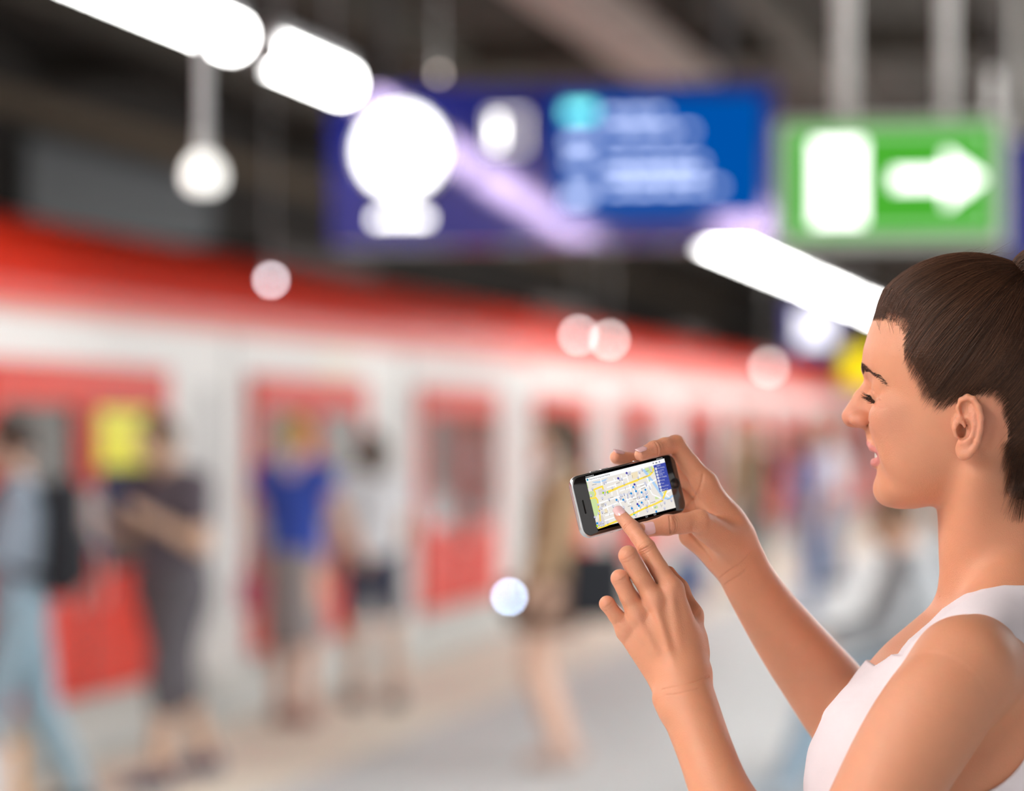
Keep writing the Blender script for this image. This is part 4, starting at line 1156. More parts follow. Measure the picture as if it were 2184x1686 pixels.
sew(0, 2, 0, .2150, .005); sew(0, 1, 0, .2150, .005); sew(1, 2, 2, 1.4520, .005); sew(2, 3, 2, zcut, .010); sew(0, 3, 2, zcut, .010)
bq = np.concatenate(Qs); bq = np.concatenate([bq[:, [0, 1, 2]], bq[:, [0, 2, 3]]] + SLIV)
bq = bq[(bq[:, 0] != bq[:, 1]) & (bq[:, 1] != bq[:, 2]) & (bq[:, 0] != bq[:, 2])]
used = np.zeros(len(bv), bool); used[bq.ravel()] = True; nid = np.cumsum(used) - 1; bv = bv[used]; bq = nid[bq]

# skin colour of its own: lips, flushed cheeks, ears, finger joints
def blob(p, c, r): return np.exp(-(np.linalg.norm(p - c, axis=1) / r) ** 2)
base = np.array([.755, .337, .198])
tint = np.tile(base, (len(bv), 1))
def dye(w, col):
    global tint
    w = np.clip(w, 0, 1)[:, None]; tint = tint * (1 - w) + np.array(col) * w
hl = to_head(bv.astype(np.float32))
RED = (.74, .30, .22)
dye(.55 * blob(hl, np.array([40, 42, -30]), 20), RED)
dye(.60 * blob(hl, np.array([76, 0, -24]), 13), RED)
dye(.55 * blob(hl, np.array([66, 12, -27]), 9), RED)
dye(.45 * blob(hl, np.array([-50, 74, -34]), 26), RED)
dye(.5 * blob(hl, np.array([-72, 66, -34]), 16), (.62, .25, .17))
lipd = np.full(len(bv), 99.)
for pts in ([(58.5, 0, -49.5), (55.5, 13, -53), (43, 25.5, -60.5)], [(55, 0, -66), (52, 12, -65.5), (42.5, 25, -61.8)]):
    for p, q in zip(pts, pts[1:]):
        p = np.array(p); q = np.array(q); hb = hl.copy(); hb[:, 1] = np.abs(hb[:, 1])
        t = np.clip(((hb - p) @ (q - p)) / ((q - p) @ (q - p)), 0, 1)
        lipd = np.minimum(lipd, np.linalg.norm(hb - (p + t[:, None] * (q - p)), axis=1))
dye(np.clip((5.2 - lipd) / 1.2, 0, 1) * .9, (.66, .23, .22))
dye(np.clip(1 - np.abs(hl[:, 2] + 58.6) / 2.6, 0, 1) * (hl[:, 0] < 50.5) * (hl[:, 0] > 30) * (np.abs(hl[:, 1]) < 23), (.25, .05, .05))
for f in fingN + fingF + [thumbF]:
    for j, s in ((-3, .45), (-2, .45), (-1, .6)):
        dye(s * blob(bv, W(*f[j][:3]), .009), (.80, .36, .26))
for q in metaN: dye(.3 * blob(bv, W(q[1][0], q[1][1], q[1][2] - .01), .010), (.80, .38, .27))
skin = mat('woman_skin', (1, 1, 1), rough=.46, sss=.35, attr='tint', noise=.05, nscale=90, bump=.25, bscale=900, spec=.4)
bo = mesh_obj('body', bv - RO, bq.astype(np.int32), skin, root, smooth=True)
add_attr(bo, 'tint', tint)
# ------------------------------------------------------------------ her nails, face details
nail_m = mat('nail_varnish', (.92, .56, .57), rough=.16, coat=.6, spec=.6)
def nail(dip, tip, nrm, L, wd, back=.55, name='fingernail', lift=.0003, tipf=1.0):
    a = W(*dip[:3]); b = W(*tip[:3]); t = (b - a) / np.linalg.norm(b - a)
    n = np.asarray(nrm, float); n = n - t * (n @ t); n /= np.linalg.norm(n); s = np.cross(t, n)
    R = RW(tip[3], tip[2]) * tipf + lift
    vs = []; nu, nv = 12, 16; rows = []
    for top in (1, 0):
        for j in range(nv + 1):
            v = j / nv
            # outline: rounded cuticle and rounded free edge
            hw = wd / 2 * min(1, math.sqrt(max(0, 1 - ((v - .40) / .42) ** 2)) if v < .40 else (1 - .07 * ((v - .4) / .6) - (.75 * max(0, (v - .82) / .18) ** 2.4)))
            hw = max(hw, wd * .02)
            for i in range(nu + 1):
                u = (i / nu * 2 - 1) * hw
                ang = u / (R * .98)
                z = (v - back) * L
                r = R + (.0005 if top else -.0004) - max(0, (v - .75)) ** 2 * .006 - (.0006 * max(0, .25 - v) / .25)
                vs.append(b + t * z + n * (r * math.cos(ang)) + s * (r * math.sin(ang)))
    fs = []; Wn = nu + 1; off = Wn * (nv + 1)
    for j in range(nv):
        for i in range(nu):
            q = (j*Wn+i, j*Wn+i+1, (j+1)*Wn+i+1, (j+1)*Wn+i)
            fs.append(q[::-1]); fs.append(tuple(off + x for x in q))
    rim = [i for i in range(Wn)] + [j*Wn+nu for j in range(1, nv+1)] + [nv*Wn+i for i in range(nu-1, -1, -1)] + [j*Wn for j in range(nv-1, 0, -1)]
    for p, q in zip(rim, rim[1:] + rim[:1]): fs.append((p, q, off + q, off + p))
    return mesh_obj(name, np.array(vs) - RO, fs, nail_m, root, smooth=True)
nail(fingN[0][-2], fingN[0][-1], (-.10, -1.0, .55), .0125, .0098, back=.52)
nail(thumbF[-2], thumbF[-1], (-.10, -1.0, .08), .0150, .0118, back=.55)
nail(fingF[0][-2], fingF[0][-1], (-.35, -.75, 1.0), .0115, .0088, back=.55)
nail(fingF[1][-2], fingF[1][-1], (0, -.35, 1.0), .0115, .0088, back=.55)

dark = mat('lash_hair', (.022, .014, .011), rough=.5)
brow_m = mat('brow_hair', (.075, .037, .024), rough=.55)
def hairset(name, paths, r0, r1, m, nside=3):
    V, Q = strands(np.asarray(paths), r0, r1, nside)
    return mesh_obj(name, V - RO, Q.astype(np.int32), m, root, smooth=True)
for s in (1, -1):
    rng = np.random.default_rng(5)
    paths = []
    for i in range(62):
        u = (i + rng.uniform(-.3, .3)) / 61
        lm = np.array([(53.2, 25, -5.2), (52.2, 31, -7.6), (48.6, 37.5, -10.8), (42.6, 43, -13)])
        x = np.interp(u, [0, .33, .66, 1], lm[:, 0]); y = np.interp(u, [0, .33, .66, 1], lm[:, 1]); z = np.interp(u, [0, .33, .66, 1], lm[:, 2])
        L = 9.2 + 1.0 * math.sin(u * 3) + rng.uniform(-2.2, 1.0)
        d = np.array([1.0 - .45 * u, .10 + .75 * u, -.30 - .25 * u]) + rng.normal(0, .13, 3); d /= np.linalg.norm(d)
        pts = []
        for t in np.linspace(0, 1, 7):
            up = 5.2 * t * t - .6 * t
            q = np.array([x, y, z]) + d * L * t + np.array([0, 0, up]); q[1] *= s
            pts.append(H(*q))
        paths.append(pts)
    hairset('eyelashes', paths, .00030, .00007, dark)
    paths = []
    for i in range(400):
        u = rng.uniform(0, 1) ** 1.5; v = rng.uniform(-1, 1) * (1 - .55 * u)
        y = 9 + 39 * u; ctr = np.array([60.6 - 23 * u ** 1.6, y, 17.5 + 4.0 * math.sin(u * 2.5) - 15 * u * u + v * 4.0])
        d = np.array([-.35 - .3 * u, .75, .55 - .75 * u + .2 * -v]); d /= np.linalg.norm(d)
        L = rng.uniform(4.5, 7.5) * (1 - .3 * u)
        P = [ctr + d * L * t for t in np.linspace(0, 1, 5)]
        pts = []
        for q in P: pts.append(H(q[0], q[1] * s, q[2]))
        paths.append(pts)
    paths = np.array(paths); sh = paths.shape
    flat = paths.reshape(-1, 3).astype(np.float32)
    for _ in range(4):      # lay the hairs on the skin
        f = head.at(flat); e = .0008
        g = np.stack([head.at(flat + np.eye(3, dtype=np.float32)[k] * e) - head.at(flat - np.eye(3, dtype=np.float32)[k] * e) for k in range(3)], 1)
        g /= np.maximum(np.linalg.norm(g, axis=1, keepdims=True), 1e-9)
        lift = np.tile(np.linspace(-.0002, .0007, sh[1]), sh[0])
        flat = flat - g * (f - lift)[:, None]
    hairset('eyebrow', flat.reshape(sh), .00019, .00007, brow_m)
# teeth: an arc of single upper teeth
tooth_m = mat('tooth_enamel', (.86, .80, .72), rough=.18, coat=.5)
for i in range(-5, 6):
    th = i * .235; R = 27
    a = 29.5 + 21.5 * math.cos(th); b = 25 * math.sin(th)
    hgt = 9.5 - .35 * abs(i); wdt = 3.5 - .12 * abs(i)
    t = np.array([-math.sin(th), math.cos(th)]); n = np.array([math.cos(th), math.sin(th)])
    vs = []; fs = []
    prof = [(-1, 0, .7), (-.9, .9, 1), (-.3, 1.35, 1), (.3, 1.35, 1), (.9, .9, 1), (1, 0, .7)]
    zs = [(-52.5, .80), (-55, .95), (-59, 1.0), (-61.3, .96), (-62.2, .8)]
    for z, k in zs:
        for (u, o, _) in prof:
            vs.append(H(a + t[0]*u*wdt*k + n[0]*o*k, b + t[1]*u*wdt*k + n[1]*o*k, z))
    for j in range(len(zs) - 1):
        for k in range(5): fs.append((j*6+k, j*6+k+1, j*6+7+k, j*6+6+k))
    fs.append(tuple(range(24, 30)))
    mesh_obj('tooth', np.array(vs) - RO, [f[::-1] for f in fs], tooth_m, root, smooth=True)

# ------------------------------------------------------------------ hair: cap, combed strands, bun
hpoly = [(51.5, 65), (45, 65), (36.3, 62), (25, 57), (19.5, 49), (20, 38), (21, 25), (16, 13), (9, 5), (6, -4), (1, -13), (-9, -19.5), (-19, -14), (-30, -9), (-46, -3), (-58, -8), (-65, -16), (-70, -30),
         (-71, -45), (-68, -60), (-64, -76), (-60, -91), (-66, -102), (-92, -106), (-140, -106), (-150, 150), (90, 150), (90, 90)]
hsd = poly_sd(hpoly)
scalp = Node([(skull,), (neck, .012)])
def hair_cut(p, d):
    q = to_head(p)
    e = hsd(q[:, 0], q[:, 2]) * .001 + .0010 * np.sin(q[:, 0] * .9 + q[:, 2] * .7) * np.sin(q[:, 2] * 1.3)
    t = np.clip(-(e + .001) * .26, -.001, .0065)
    return np.maximum(d - t, e + .0060).astype(np.float32)
cap = Node([(scalp,)]).isect(hair_cut)
BUN = H(-97, 0, 97)
bun = Node([(ell(BUN, (.029, .031, .029), HAX),)])
vC, qC = sdf_mesh(cap, H(0, 0, 0) + np.array([-.08, -.11, -.125]), H(0, 0, 0) + np.array([.17, .11, .14]), .0019)
vD, qD = sdf_mesh(bun, BUN - .045, BUN + .045, .003)
hair_m = mat('brown_hair', (1, 1, 1), rough=.42, attr='shade', spec=.35, bump=.35, bscale=160, stretch=(1, 1, 6))
hair_root = mesh_obj('hair', np.concatenate([vC, vD]) - RO, np.concatenate([qC, qD + len(vC)]).astype(np.int32), hair_m, root, smooth=True)
HC = np.array([.080, .035, .019])
qh = to_head(vC.astype(np.float32)); eh = -hsd(qh[:, 0], qh[:, 2]) + 1.8 * np.sin(qh[:, 0] * 1.7 + 3 * np.sin(qh[:, 2] * .9)) * np.sin(qh[:, 2] * 1.9)
wh = np.clip((eh - 4.5) / 8.0, 0, 1)[:, None] ** .7
add_attr(hair_root, 'shade', np.concatenate([HC * .62 * wh + np.array([.42, .19, .12]) * (1 - wh), np.tile(HC * .62, (len(vD), 1))]))
# combed strands: from the hairline (and from all over the scalp) to the bun
NS = 9000
rng = np.random.default_rng(3)
edge = np.array(hpoly[:24], float); seg = np.linalg.norm(np.diff(edge, axis=0), axis=1); cum = np.concatenate([[0], np.cumsum(seg)]) / seg.sum()
u = rng.uniform(0, 1, NS); a0 = np.interp(u, cum, edge[:, 0]); c0 = np.interp(u, cum, edge[:, 1])
inn = rng.uniform(0, 1, NS) < .45
a0 = np.where(inn, a0 + (-70 - a0) * rng.uniform(0, .55, NS), a0 - 1.5 + rng.normal(0, 3.6, NS)); c0 = np.where(inn, c0 + (60 - c0) * rng.uniform(0, .6, NS), c0 + 1.2 + rng.normal(0, 3.4, NS))
stray = rng.uniform(0, 1, NS) < .20                                      # sparse fine hairs outside the hairline
so_ = rng.uniform(1.5, 7, NS) * stray
a0 = a0 + so_ * .75; c0 = c0 - so_ * .5
front = rng.uniform(0, 1, NS) < .30                                      # the hairline across the forehead
sgn = np.where(rng.uniform(0, 1, NS) < .72, 1.0, -1.0)
Cc = np.array([-30, 0, 30.0])
# width of the scalp at that place gives b
tmp = ((a0 + 30) / CR[0]) ** 2 + ((c0 - 30) / CR[2]) ** 2
b0 = np.where(tmp < 1, 74 * np.sqrt(np.maximum(0, 1 - tmp)), 3)
b0 = np.where(c0 < 20, np.maximum(b0, np.interp(c0, _c, _w) * np.sqrt(np.maximum(.02, 1 - ((a0 - np.interp(c0, _c, _am)) / 92) ** 2))), b0) * sgn
yb = rng.uniform(-34, 34, NS)
a0 = np.where(front, 52.5 - (yb / 34) ** 2 * 14 + rng.normal(0, 1, NS), a0); b0 = np.where(front, yb, b0); c0 = np.where(front, 66.0 + rng.normal(0, 3.4, NS) - (np.abs(yb) / 34) ** 2 * 3, c0)
S0 = np.stack([a0, b0, c0], 1) - Cc
tgt = np.array([-82, 0, 104.0]) - Cc + np.stack([rng.normal(0, 4, NS), np.clip(b0 * .16, -12, 12) + rng.normal(0, 3, NS), rng.normal(0, 3, NS)], 1)
d0 = S0 / np.linalg.norm(S0, axis=1, keepdims=True); d1 = tgt / np.linalg.norm(tgt, axis=1, keepdims=True)
om = np.arccos(np.clip((d0 * d1).sum(1), -1, 1))[:, None, None]
K = 18
tt = np.linspace(0, 1, K)[None, :, None]
D = (np.sin((1 - tt) * om) * d0[:, None] + np.sin(tt * om) * d1[:, None]) / np.maximum(np.sin(om), 1e-4)
# a gentle sag so that strands sweep rather than run dead straight
sag = np.sin(tt * np.pi) * rng.normal(.0, .018, (NS, 1, 1)); side = np.cross(d0, d1)[:, None]
D = D + side * sag; D[..., 2] -= (np.sin(tt[..., 0] * np.pi) * .05 * (np.abs(b0)[:, None] > 30))
D /= np.linalg.norm(D, axis=2, keepdims=True)
Dw = (D @ HAX).reshape(-1, 3); ctr = H(*Cc)
rr = np.full(len(Dw), .150)
offs = np.repeat(np.minimum(rng.gamma(2.0, .00035, NS), .002), K) * np.tile(np.sin(np.linspace(0.0, 2.7, K)), NS) + .0001
smooth_cap = Node([(scalp,)]).isect(lambda p, d: d - np.clip(-hsd(*(to_head(p)[:, [0, 2]].T)) * .00026, -.0003, .0065).astype(np.float32))
for _ in range(9):
    f = smooth_cap.at((ctr + Dw * rr[:, None]).astype(np.float32)); rr = np.maximum(rr - np.clip(f - offs, -.02, .05) * .9, .03)
paths = (ctr + Dw * rr[:, None]).reshape(NS, K, 3)
wr_ = np.minimum(1, .14 + np.linspace(0, 1, K) * 4.5)
V, Q = strands(paths, .00025 * wr_, .00022 * wr_, 3)
# the stray ones are finer
ctrl = np.repeat(paths.reshape(-1, 3), 3, axis=0); fine = np.repeat(stray & ~inn, K * 3)
V = np.where(fine[:, None], ctrl + (V - ctrl) * .55, V)
# strands wound round the bun
NB = 900
th0 = rng.uniform(0, 6.28, NB); ph = rng.normal(0, .55, NB); KB = 18
tb = th0[:, None] + np.linspace(0, 2.2, KB)[None]
tilt = rng.normal(.3, .25, NB)[:, None]
lat = ph[:, None] + np.sin(tb) * tilt
rb = .0300 + rng.uniform(0, .002, NB)[:, None]
bp = np.stack([rb * np.cos(lat) * np.cos(tb), rb * np.sin(lat) * 1.05, rb * np.cos(lat) * np.sin(tb)], -1)
bpw = BUN + bp @ HAX
Vb, Qb = strands(bpw, .0003, .00026, 3)
# flyaway hairs above the crown and soft baby hairs at the temple
fl = []
for i in range(170):
    if i < 26:
        st = np.array([rng.uniform(-75, -15), rng.uniform(-25, 30), 0]); st[2] = 30 + CR[2] * math.sqrt(max(.05, 1 - ((st[0]+30)/CR[0])**2 - (st[1]/73)**2)) + 6
        dr = np.array([-1, rng.normal(0, .3), rng.uniform(.1, .55)]); L = rng.uniform(12, 30); cv = rng.uniform(-8, 3)
        pts = [H(*(st + dr * L * t + np.array([0, 0, cv * t * t]))) for t in np.linspace(0, 1, K)]
    else:
        uu = rng.uniform(.0, .36); aa = np.interp(uu, cum, edge[:, 0]) + rng.uniform(-1, 3); c_ = np.interp(uu, cum, edge[:, 1]) - rng.uniform(-2, 2)
        tmp1 = max(.0, 1 - ((aa+30)/CR[0])**2 - ((c_-30)/CR[2])**2); b_ = 73 * math.sqrt(tmp1) + .3
        dr = np.array([rng.normal(-.3, .5), 0.05, rng.normal(-.2, .7)]); L = rng.uniform(5, 12)
        pts = []
        for t in np.linspace(0, 1, K):
            q = np.array([aa, b_, c_]) + dr * L * t + np.array([0, 0, 2.5 * math.sin(t * 3)])
            tm = max(.0, 1 - ((q[0]+30)/CR[0])**2 - ((q[2]-30)/CR[2])**2); q[1] = 73 * math.sqrt(tm) + .6
            pts.append(H(*q))
    fl.append(pts)
Vf, Qf = strands(np.array(fl), .00016, .00006, 3)
AV = np.concatenate([V, Vb, Vf]); AQ = np.concatenate([Q, Qb + len(V), Qf + len(V) + len(Vb)])
so = mesh_obj('hair_strands', AV - RO, AQ.astype(np.int32), hair_m, hair_root, smooth=True)
so['kind'] = 'stuff'
sv = np.concatenate([np.repeat(rng.gamma(8, .125, NS), K * 3), np.repeat(rng.gamma(5, .22, NB), KB * 3), np.full(len(Vf), 1.0)])
add_attr(so, 'shade', HC[None] * np.clip(sv, .35, 2.4)[:, None] * np.array([1.0, .98, .95]))

# ------------------------------------------------------------------ clothes
shoulders = Node([(trunk,), (neck, .020)])
def xz(pts, dy): return [(W(x, y, dy)[0], W(x, y, dy)[2]) for x, y in pts]
armhole = poly_sd(xz(catmull([(1968, 1490), (1966, 1430), (1980, 1395), (2003, 1362), (2024, 1338), (2052, 1321), (2093, 1322), (2131, 1348), (2159, 1386), (2184, 1438), (2198, 1510), (2190, 1590),
                     (2150, 1650), (2090, 1690), (2020, 1710), (1975, 1690), (1950, 1600)], 4, True), -.14))
necks = poly_sd([(W(*q)[0], W(*q)[2]) for q in [(1700, 1360, 0), (1850, 1372, 0), (1884, 1384, -.015), (1902, 1386, -.035), (1920, 1379, -.065), (1938, 1364, -.077), (1962, 1345, -.08), (1987, 1326, -.085), (2015, 1300, -.09), (2040, 1283, -.09), (2062, 1269, -.09), (2095, 1256, -.09), (2141, 1247, -.09),
        (2184, 1248, -.09), (2330, 1262, -.09), (2450, 1250, -.09), (2450, 300, 0), (1700, 300, 0)]])
def shirt_fn(p, d):
    y = p[:, 1] - S_W; x = p[:, 0]; z = p[:, 2]
    rip = .0010 * np.sin(60 * x + 35 * z + 20 * y) * np.sin(38 * z - 25 * y) + .0006 * np.sin(140 * x - 90 * z)
    low = np.clip((1.36 - z) / .2, 0, 1)
    fold = .0006 * np.sin(150 * (x * .55 + z) + 6 * np.sin(14 * y)) * np.exp(-((z - 1.335) / .035) ** 2) * np.clip((.36 - x) / .05, 0, 1)
    off = .0032 + rip * .8 * low + .003 * low + fold
    sp = W(2018, 1292, -.10).astype(np.float32); off = off + .003 * np.exp(-((p - sp) ** 2).sum(1) / .030 ** 2)
    sp = W(1948, 1375, -.10).astype(np.float32); off = off + .007 * np.exp(-((p - sp) ** 2).sum(1) / .032 ** 2)
    s = d - off
    av = armhole(x, z); ah = np.maximum(av, y + .060)
    ahf = np.maximum(av, .075 - y)
    nk = necks(x, z) - (.015 * np.clip((.074 - np.abs(y)) / .018, 0, 1)).astype(np.float32)
    s = np.maximum(s, -np.minimum(np.minimum(ah, ahf), nk))
    return np.maximum(s, 1.02 - z).astype(np.float32)
shirt = Node([(shoulders,)]).isect(shirt_fn)
vS, qS = sdf_mesh(shirt, (.22, 2.28, 1.29), (.68, 2.84, 1.54), .0018, slack=1.6)
vS2, qS2 = sdf_mesh(shirt, (.20, 2.28, 1.0), (.68, 2.84, 1.295), .004, slack=1.6)
cloth = mat('white_cotton', (.90, .82, .86), rough=.85, noise=.03, nscale=60, bump=.22, bscale=1700, spec=.2, sss=.0)
mesh_obj('sleeveless_top', np.concatenate([vS, vS2]) - RO, np.concatenate([qS, qS2 + len(vS)]).astype(np.int32), cloth, root, smooth=True)
denim = mat('dark_denim', (.05, .07, .13), rough=.8, noise=.2, nscale=60)
px0, py0 = RO[0], RO[1]
tr = Node([(ell((px0, py0, .98), (.125, .165, .12)),)])
for s in (-1, 1):
    tr.u(rc((px0, py0 + .085 * s, .90), (px0 - .02, py0 + .10 * s, .50), .095, .062), .05)
    tr.u(rc((px0 - .02, py0 + .10 * s, .50), (px0 + .01, py0 + .10 * s, .10), .062, .052), .02)
v, q = sdf_mesh(tr, (px0 - .25, py0 - .3, .04), (px0 + .25, py0 + .3, 1.12), .009)
mesh_obj('trousers', v - RO, q.astype(np.int32), denim, root, smooth=True)
shoe_m = mat('pale_shoe', (.6, .58, .55), rough=.6)
for s in (-1, 1):
    n = Node([(rc((px0 + .03, py0 + .10 * s, .045), (px0 - .16, py0 + .105 * s, .035), .042, .034),)]).u(rc((px0 + .02, py0 + .10 * s, .06), (px0 + .01, py0 + .10 * s, .11), .042, .045), .02).isect(lambda p, d: np.maximum(d, .001 - p[:, 2]))
    v, q = sdf_mesh(n, (px0 - .25, py0 + .1 * s - .08, -.02), (px0 + .12, py0 + .1 * s + .08, .18), .006)
    mesh_obj('shoe', v - RO, q.astype(np.int32), shoe_m, root, smooth=True)
# ------------------------------------------------------------------ smartphone
from mathutils import Matrix
PR = math.radians(13.4); PY = math.radians(31)
XP = np.array([math.cos(PY) * math.cos(PR), math.sin(PY), math.cos(PY) * math.sin(PR)])
YP = np.array([-math.sin(PR), 0, math.cos(PR)]); ZP = np.cross(XP, YP)
PC = W(1339, 1056, -.030)
phone = empty('smartphone')
phone.matrix_world = Matrix(((XP[0], YP[0], ZP[0], PC[0]), (XP[1], YP[1], ZP[1], PC[1]), (XP[2], YP[2], ZP[2], PC[2]), (0, 0, 0, 1)))
tag(phone, 'silver-edged smartphone with a black front showing a street map, held in the woman\'s hand', 'smartphone')
mm = .001
HL, HS = 57.1, 27.9
def rrect(hl, hs, r, n=8):
    out = []
    for cx, cy, a0 in ((hl-r, hs-r, 0), (-hl+r, hs-r, 90), (-hl+r, -hs+r, 180), (hl-r, -hs+r, 270)):
        for i in range(n + 1):
            t = math.radians(a0 + 90 * i / n); out.append((cx + r*math.cos(t), cy + r*math.sin(t)))
    return out
def loft(name, rings, m, cap0=True, cap1=True, parent=None, smooth=True):
    n = len(rings[0][0]); vs = []; fs = []
    for r, z in rings: vs += [(x*mm, y*mm, z*mm) for x, y in r]
    for k in range(len(rings)-1):
        for i in range(n): fs.append((k*n+i, k*n+(i+1) % n, (k+1)*n+(i+1) % n, (k+1)*n+i))
    if cap0: fs.append(tuple(range(n-1, -1, -1)))
    if cap1: fs.append(tuple(range((len(rings)-1)*n, len(rings)*n)))
    return mesh_obj(name, vs, fs, m, parent or phone, smooth)
silver = mat('brushed_silver', (.72, .73, .75), rough=.26, metal=1.0)
blk = mat('black_glass', (.012, .010, .010), rough=.06, coat=.8, spec=.6)
loft('frame', [(rrect(HL-2.2, HS-2.2, 7.5), -3.3), (rrect(HL-1.0, HS-1.0, 8.6), -3.0), (rrect(HL-.2, HS-.2, 9.4), -2.0), (rrect(HL, HS, 9.6), -.8), (rrect(HL, HS, 9.6), 1.0),
               (rrect(HL-.25, HS-.25, 9.4), 2.1), (rrect(HL-.9, HS-.9, 8.7), 2.9), (rrect(HL-1.4, HS-1.4, 8.3), 3.05)], silver)
glass = loft('front_glass', [(rrect(HL-1.4, HS-1.4, 8.3), 2.95), (rrect(HL-1.5, HS-1.5, 8.2), 3.3), (rrect(HL-2.1, HS-2.1, 7.6), 3.5)], blk, cap0=False)
# home button ring, earpiece, side keys
def ringmesh(name, cx, cy, r0, r1, z0, z1, m, n=40, parent=None):
    vs = []; fs = []
    for r, z in ((r1, z0), (r1, z1), (r0, z1), (r0, z0)):
        for i in range(n):
            t = 2*math.pi*i/n; vs.append(((cx+r*math.cos(t))*mm, (cy+r*math.sin(t))*mm, z*mm))
    for k in range(3):
        for i in range(n): fs.append((k*n+i, k*n+(i+1) % n, (k+1)*n+(i+1) % n, (k+1)*n+i))
    return mesh_obj(name, vs, fs, m, parent or phone, False)
hb = loft('home_button', [([(49.7+4.3*math.cos(t), 4.3*math.sin(t)) for t in np.linspace(0, 2*math.pi, 33)[:-1]], z) for z in (3.45, 3.53)], mat('button_black', (.03, .026, .025), rough=.3), cap0=False)
ringmesh('button_ring', 49.7, 0, 4.3, 5.0, 3.45, 3.62, mat('button_rim', (.004, .004, .004), rough=.25), parent=hb)
loft('earpiece', [([(x - 49.5, y) for x, y in rrect(.85, 6.3, .8, 4)], z) for z in (3.45, 3.56)], mat('earpiece_dark', (.002, .002, .002), rough=.9), cap0=False)
for (a, b) in ((-33, -25), (-22, -14), (14, 22)):
    mb = MB().box((a*mm, (HS-.3)*mm, -1.3*mm), (b*mm, (HS+.55)*mm, 1.2*mm), bev=.0003); mb.build('side_key', silver, phone)
for a in (-28, -20): MB().box(((a)*mm, (-HS-.45)*mm, -.9*mm), ((a+4)*mm, (-HS+.3)*mm, .9*mm), bev=.0002).build('side_key', silver, phone)

# --- the lit screen: everything flat on the glass, drawn in the plane of the phone
A2 = np.linalg.inv(np.array([[XP[0], YP[0]], [XP[2], YP[2]]]))
def SC(cx, cy):
    px = 1200 + cx / 7.664; py = 930 + cy / 7.664
    q = A2 @ np.array([(px - 1339) / 2.37, (1056 - py) / 2.37]); return float(q[0]), float(q[1])
def sm(name, r, g, b, k=1.0):
    f = lambda c: (c / 255) ** 2.2
    return glow('screen_' + name, (f(r), f(g), f(b)), k)
Z0 = 3.52
def flat(name, polys, m, z, parent):
    vs = []; fs = []
    for p in polys:
        n = len(vs); vs += [(x*mm, y*mm, z*mm) for x, y in p]
        ar = sum(p[i][0]*p[(i+1) % len(p)][1] - p[(i+1) % len(p)][0]*p[i][1] for i in range(len(p)))
        idx = list(range(n, n + len(p))); fs.append(tuple(idx if ar > 0 else idx[::-1]))
    ob = mesh_obj(name, vs, fs, m, parent, False)
    if len(polys) > 1: ob['kind'] = 'stuff'
    return ob
def ribbon(pts, w):
    """polyline in mm -> quads"""
    out = []
    for p, q in zip(pts, pts[1:]):
        d = np.array(q) - np.array(p); L = np.linalg.norm(d)
        if L < 1e-6: continue
        d /= L; n = np.array([-d[1], d[0]]) * w / 2; e = d * w * .25
        out.append([tuple(np.array(p)-n-e), tuple(np.array(q)-n+e), tuple(np.array(q)+n+e), tuple(np.array(p)+n-e)])
    return out
def disc(c, r, n=14): return [(c[0]+r*math.cos(2*math.pi*i/n), c[1]+r*math.sin(2*math.pi*i/n)) for i in range(n)]
TL, TR, BR, BL = SC(335, 660), SC(1640, 325), SC(1820, 1200), SC(540, 1560)
x0 = (TL[0]+BL[0])/2; x1 = (TR[0]+BR[0])/2; y1 = (TL[1]+TR[1])/2; y0 = (BL[1]+BR[1])/2
ybar = y1 - 2.3; ymap = ybar - 3.6; ynav = y0 + 2.5
def SX(cx, cy):
    a, b = SC(cx, cy); return min(max(a, x0), x1), min(max(b, ynav), ymap)
screen = flat('screen', [[(x0, y0), (x1, y0), (x1, y1), (x0, y1)]], sm('black', 4, 4, 4, .6), Z0, phone)
scr = lambda name, polys, m, lvl: flat(name, polys, m, Z0 + .012 * lvl, screen)
scr('map_ground', [[(x0, ynav), (x1, ynav), (x1, ymap), (x0, ymap)]], sm('ground', 238, 232, 224), 1)
scr('title_bar', [[(x0, ymap), (x1, ymap), (x1, ybar), (x0, ybar)]], sm('white', 255, 255, 255), 1)
P_ = lambda pts: [SX(*p) for p in pts]
scr('map_park', [P_(q) for q in ([(380, 905), (470, 893), (492, 960), (470, 990), (400, 1000)], [(410, 1030), (505, 1010), (530, 1060), (552, 1200), (542, 1260), (500, 1315), (470, 1270)],
    [(1305, 545), (1440, 500), (1475, 590), (1400, 640), (1340, 590)], [(1480, 1000), (1540, 995), (1552, 1030), (1490, 1042)], [(1455, 1150), (1520, 1138), (1532, 1180), (1467, 1197)],
    [(1470, 560), (1500, 640), (1480, 650)], [(1610, 930), (1660, 900), (1640, 960)], [(1380, 890), (1400, 885), (1445, 955), (1430, 958)], [(1370, 720), (1395, 715), (1400, 750), (1380, 755)], [(345, 745), (362, 745), (388, 850), (372, 850)])], sm('park', 205, 226, 160), 2)
scr('map_block', [P_(q) for q in ([(1085, 615), (1190, 588), (1202, 690), (1110, 715)], [(1440, 780), (1500, 750), (1525, 840), (1500, 860)], [(640, 1190), (680, 1175), (700, 1240), (660, 1255)])], sm('block', 243, 226, 190), 2)
scr('map_plaza', [P_(q) for q in ([(570, 1290), (610, 1282), (655, 1370), (655, 1440), (540, 1475), (535, 1380)], [(1130, 960), (1180, 945), (1200, 1020), (1150, 1040)], [(540, 880), (620, 860), (640, 940), (560, 960)], [(1155, 1040), (1215, 1025), (1230, 1080), (1170, 1100)])], sm('plaza', 221, 213, 207), 2)
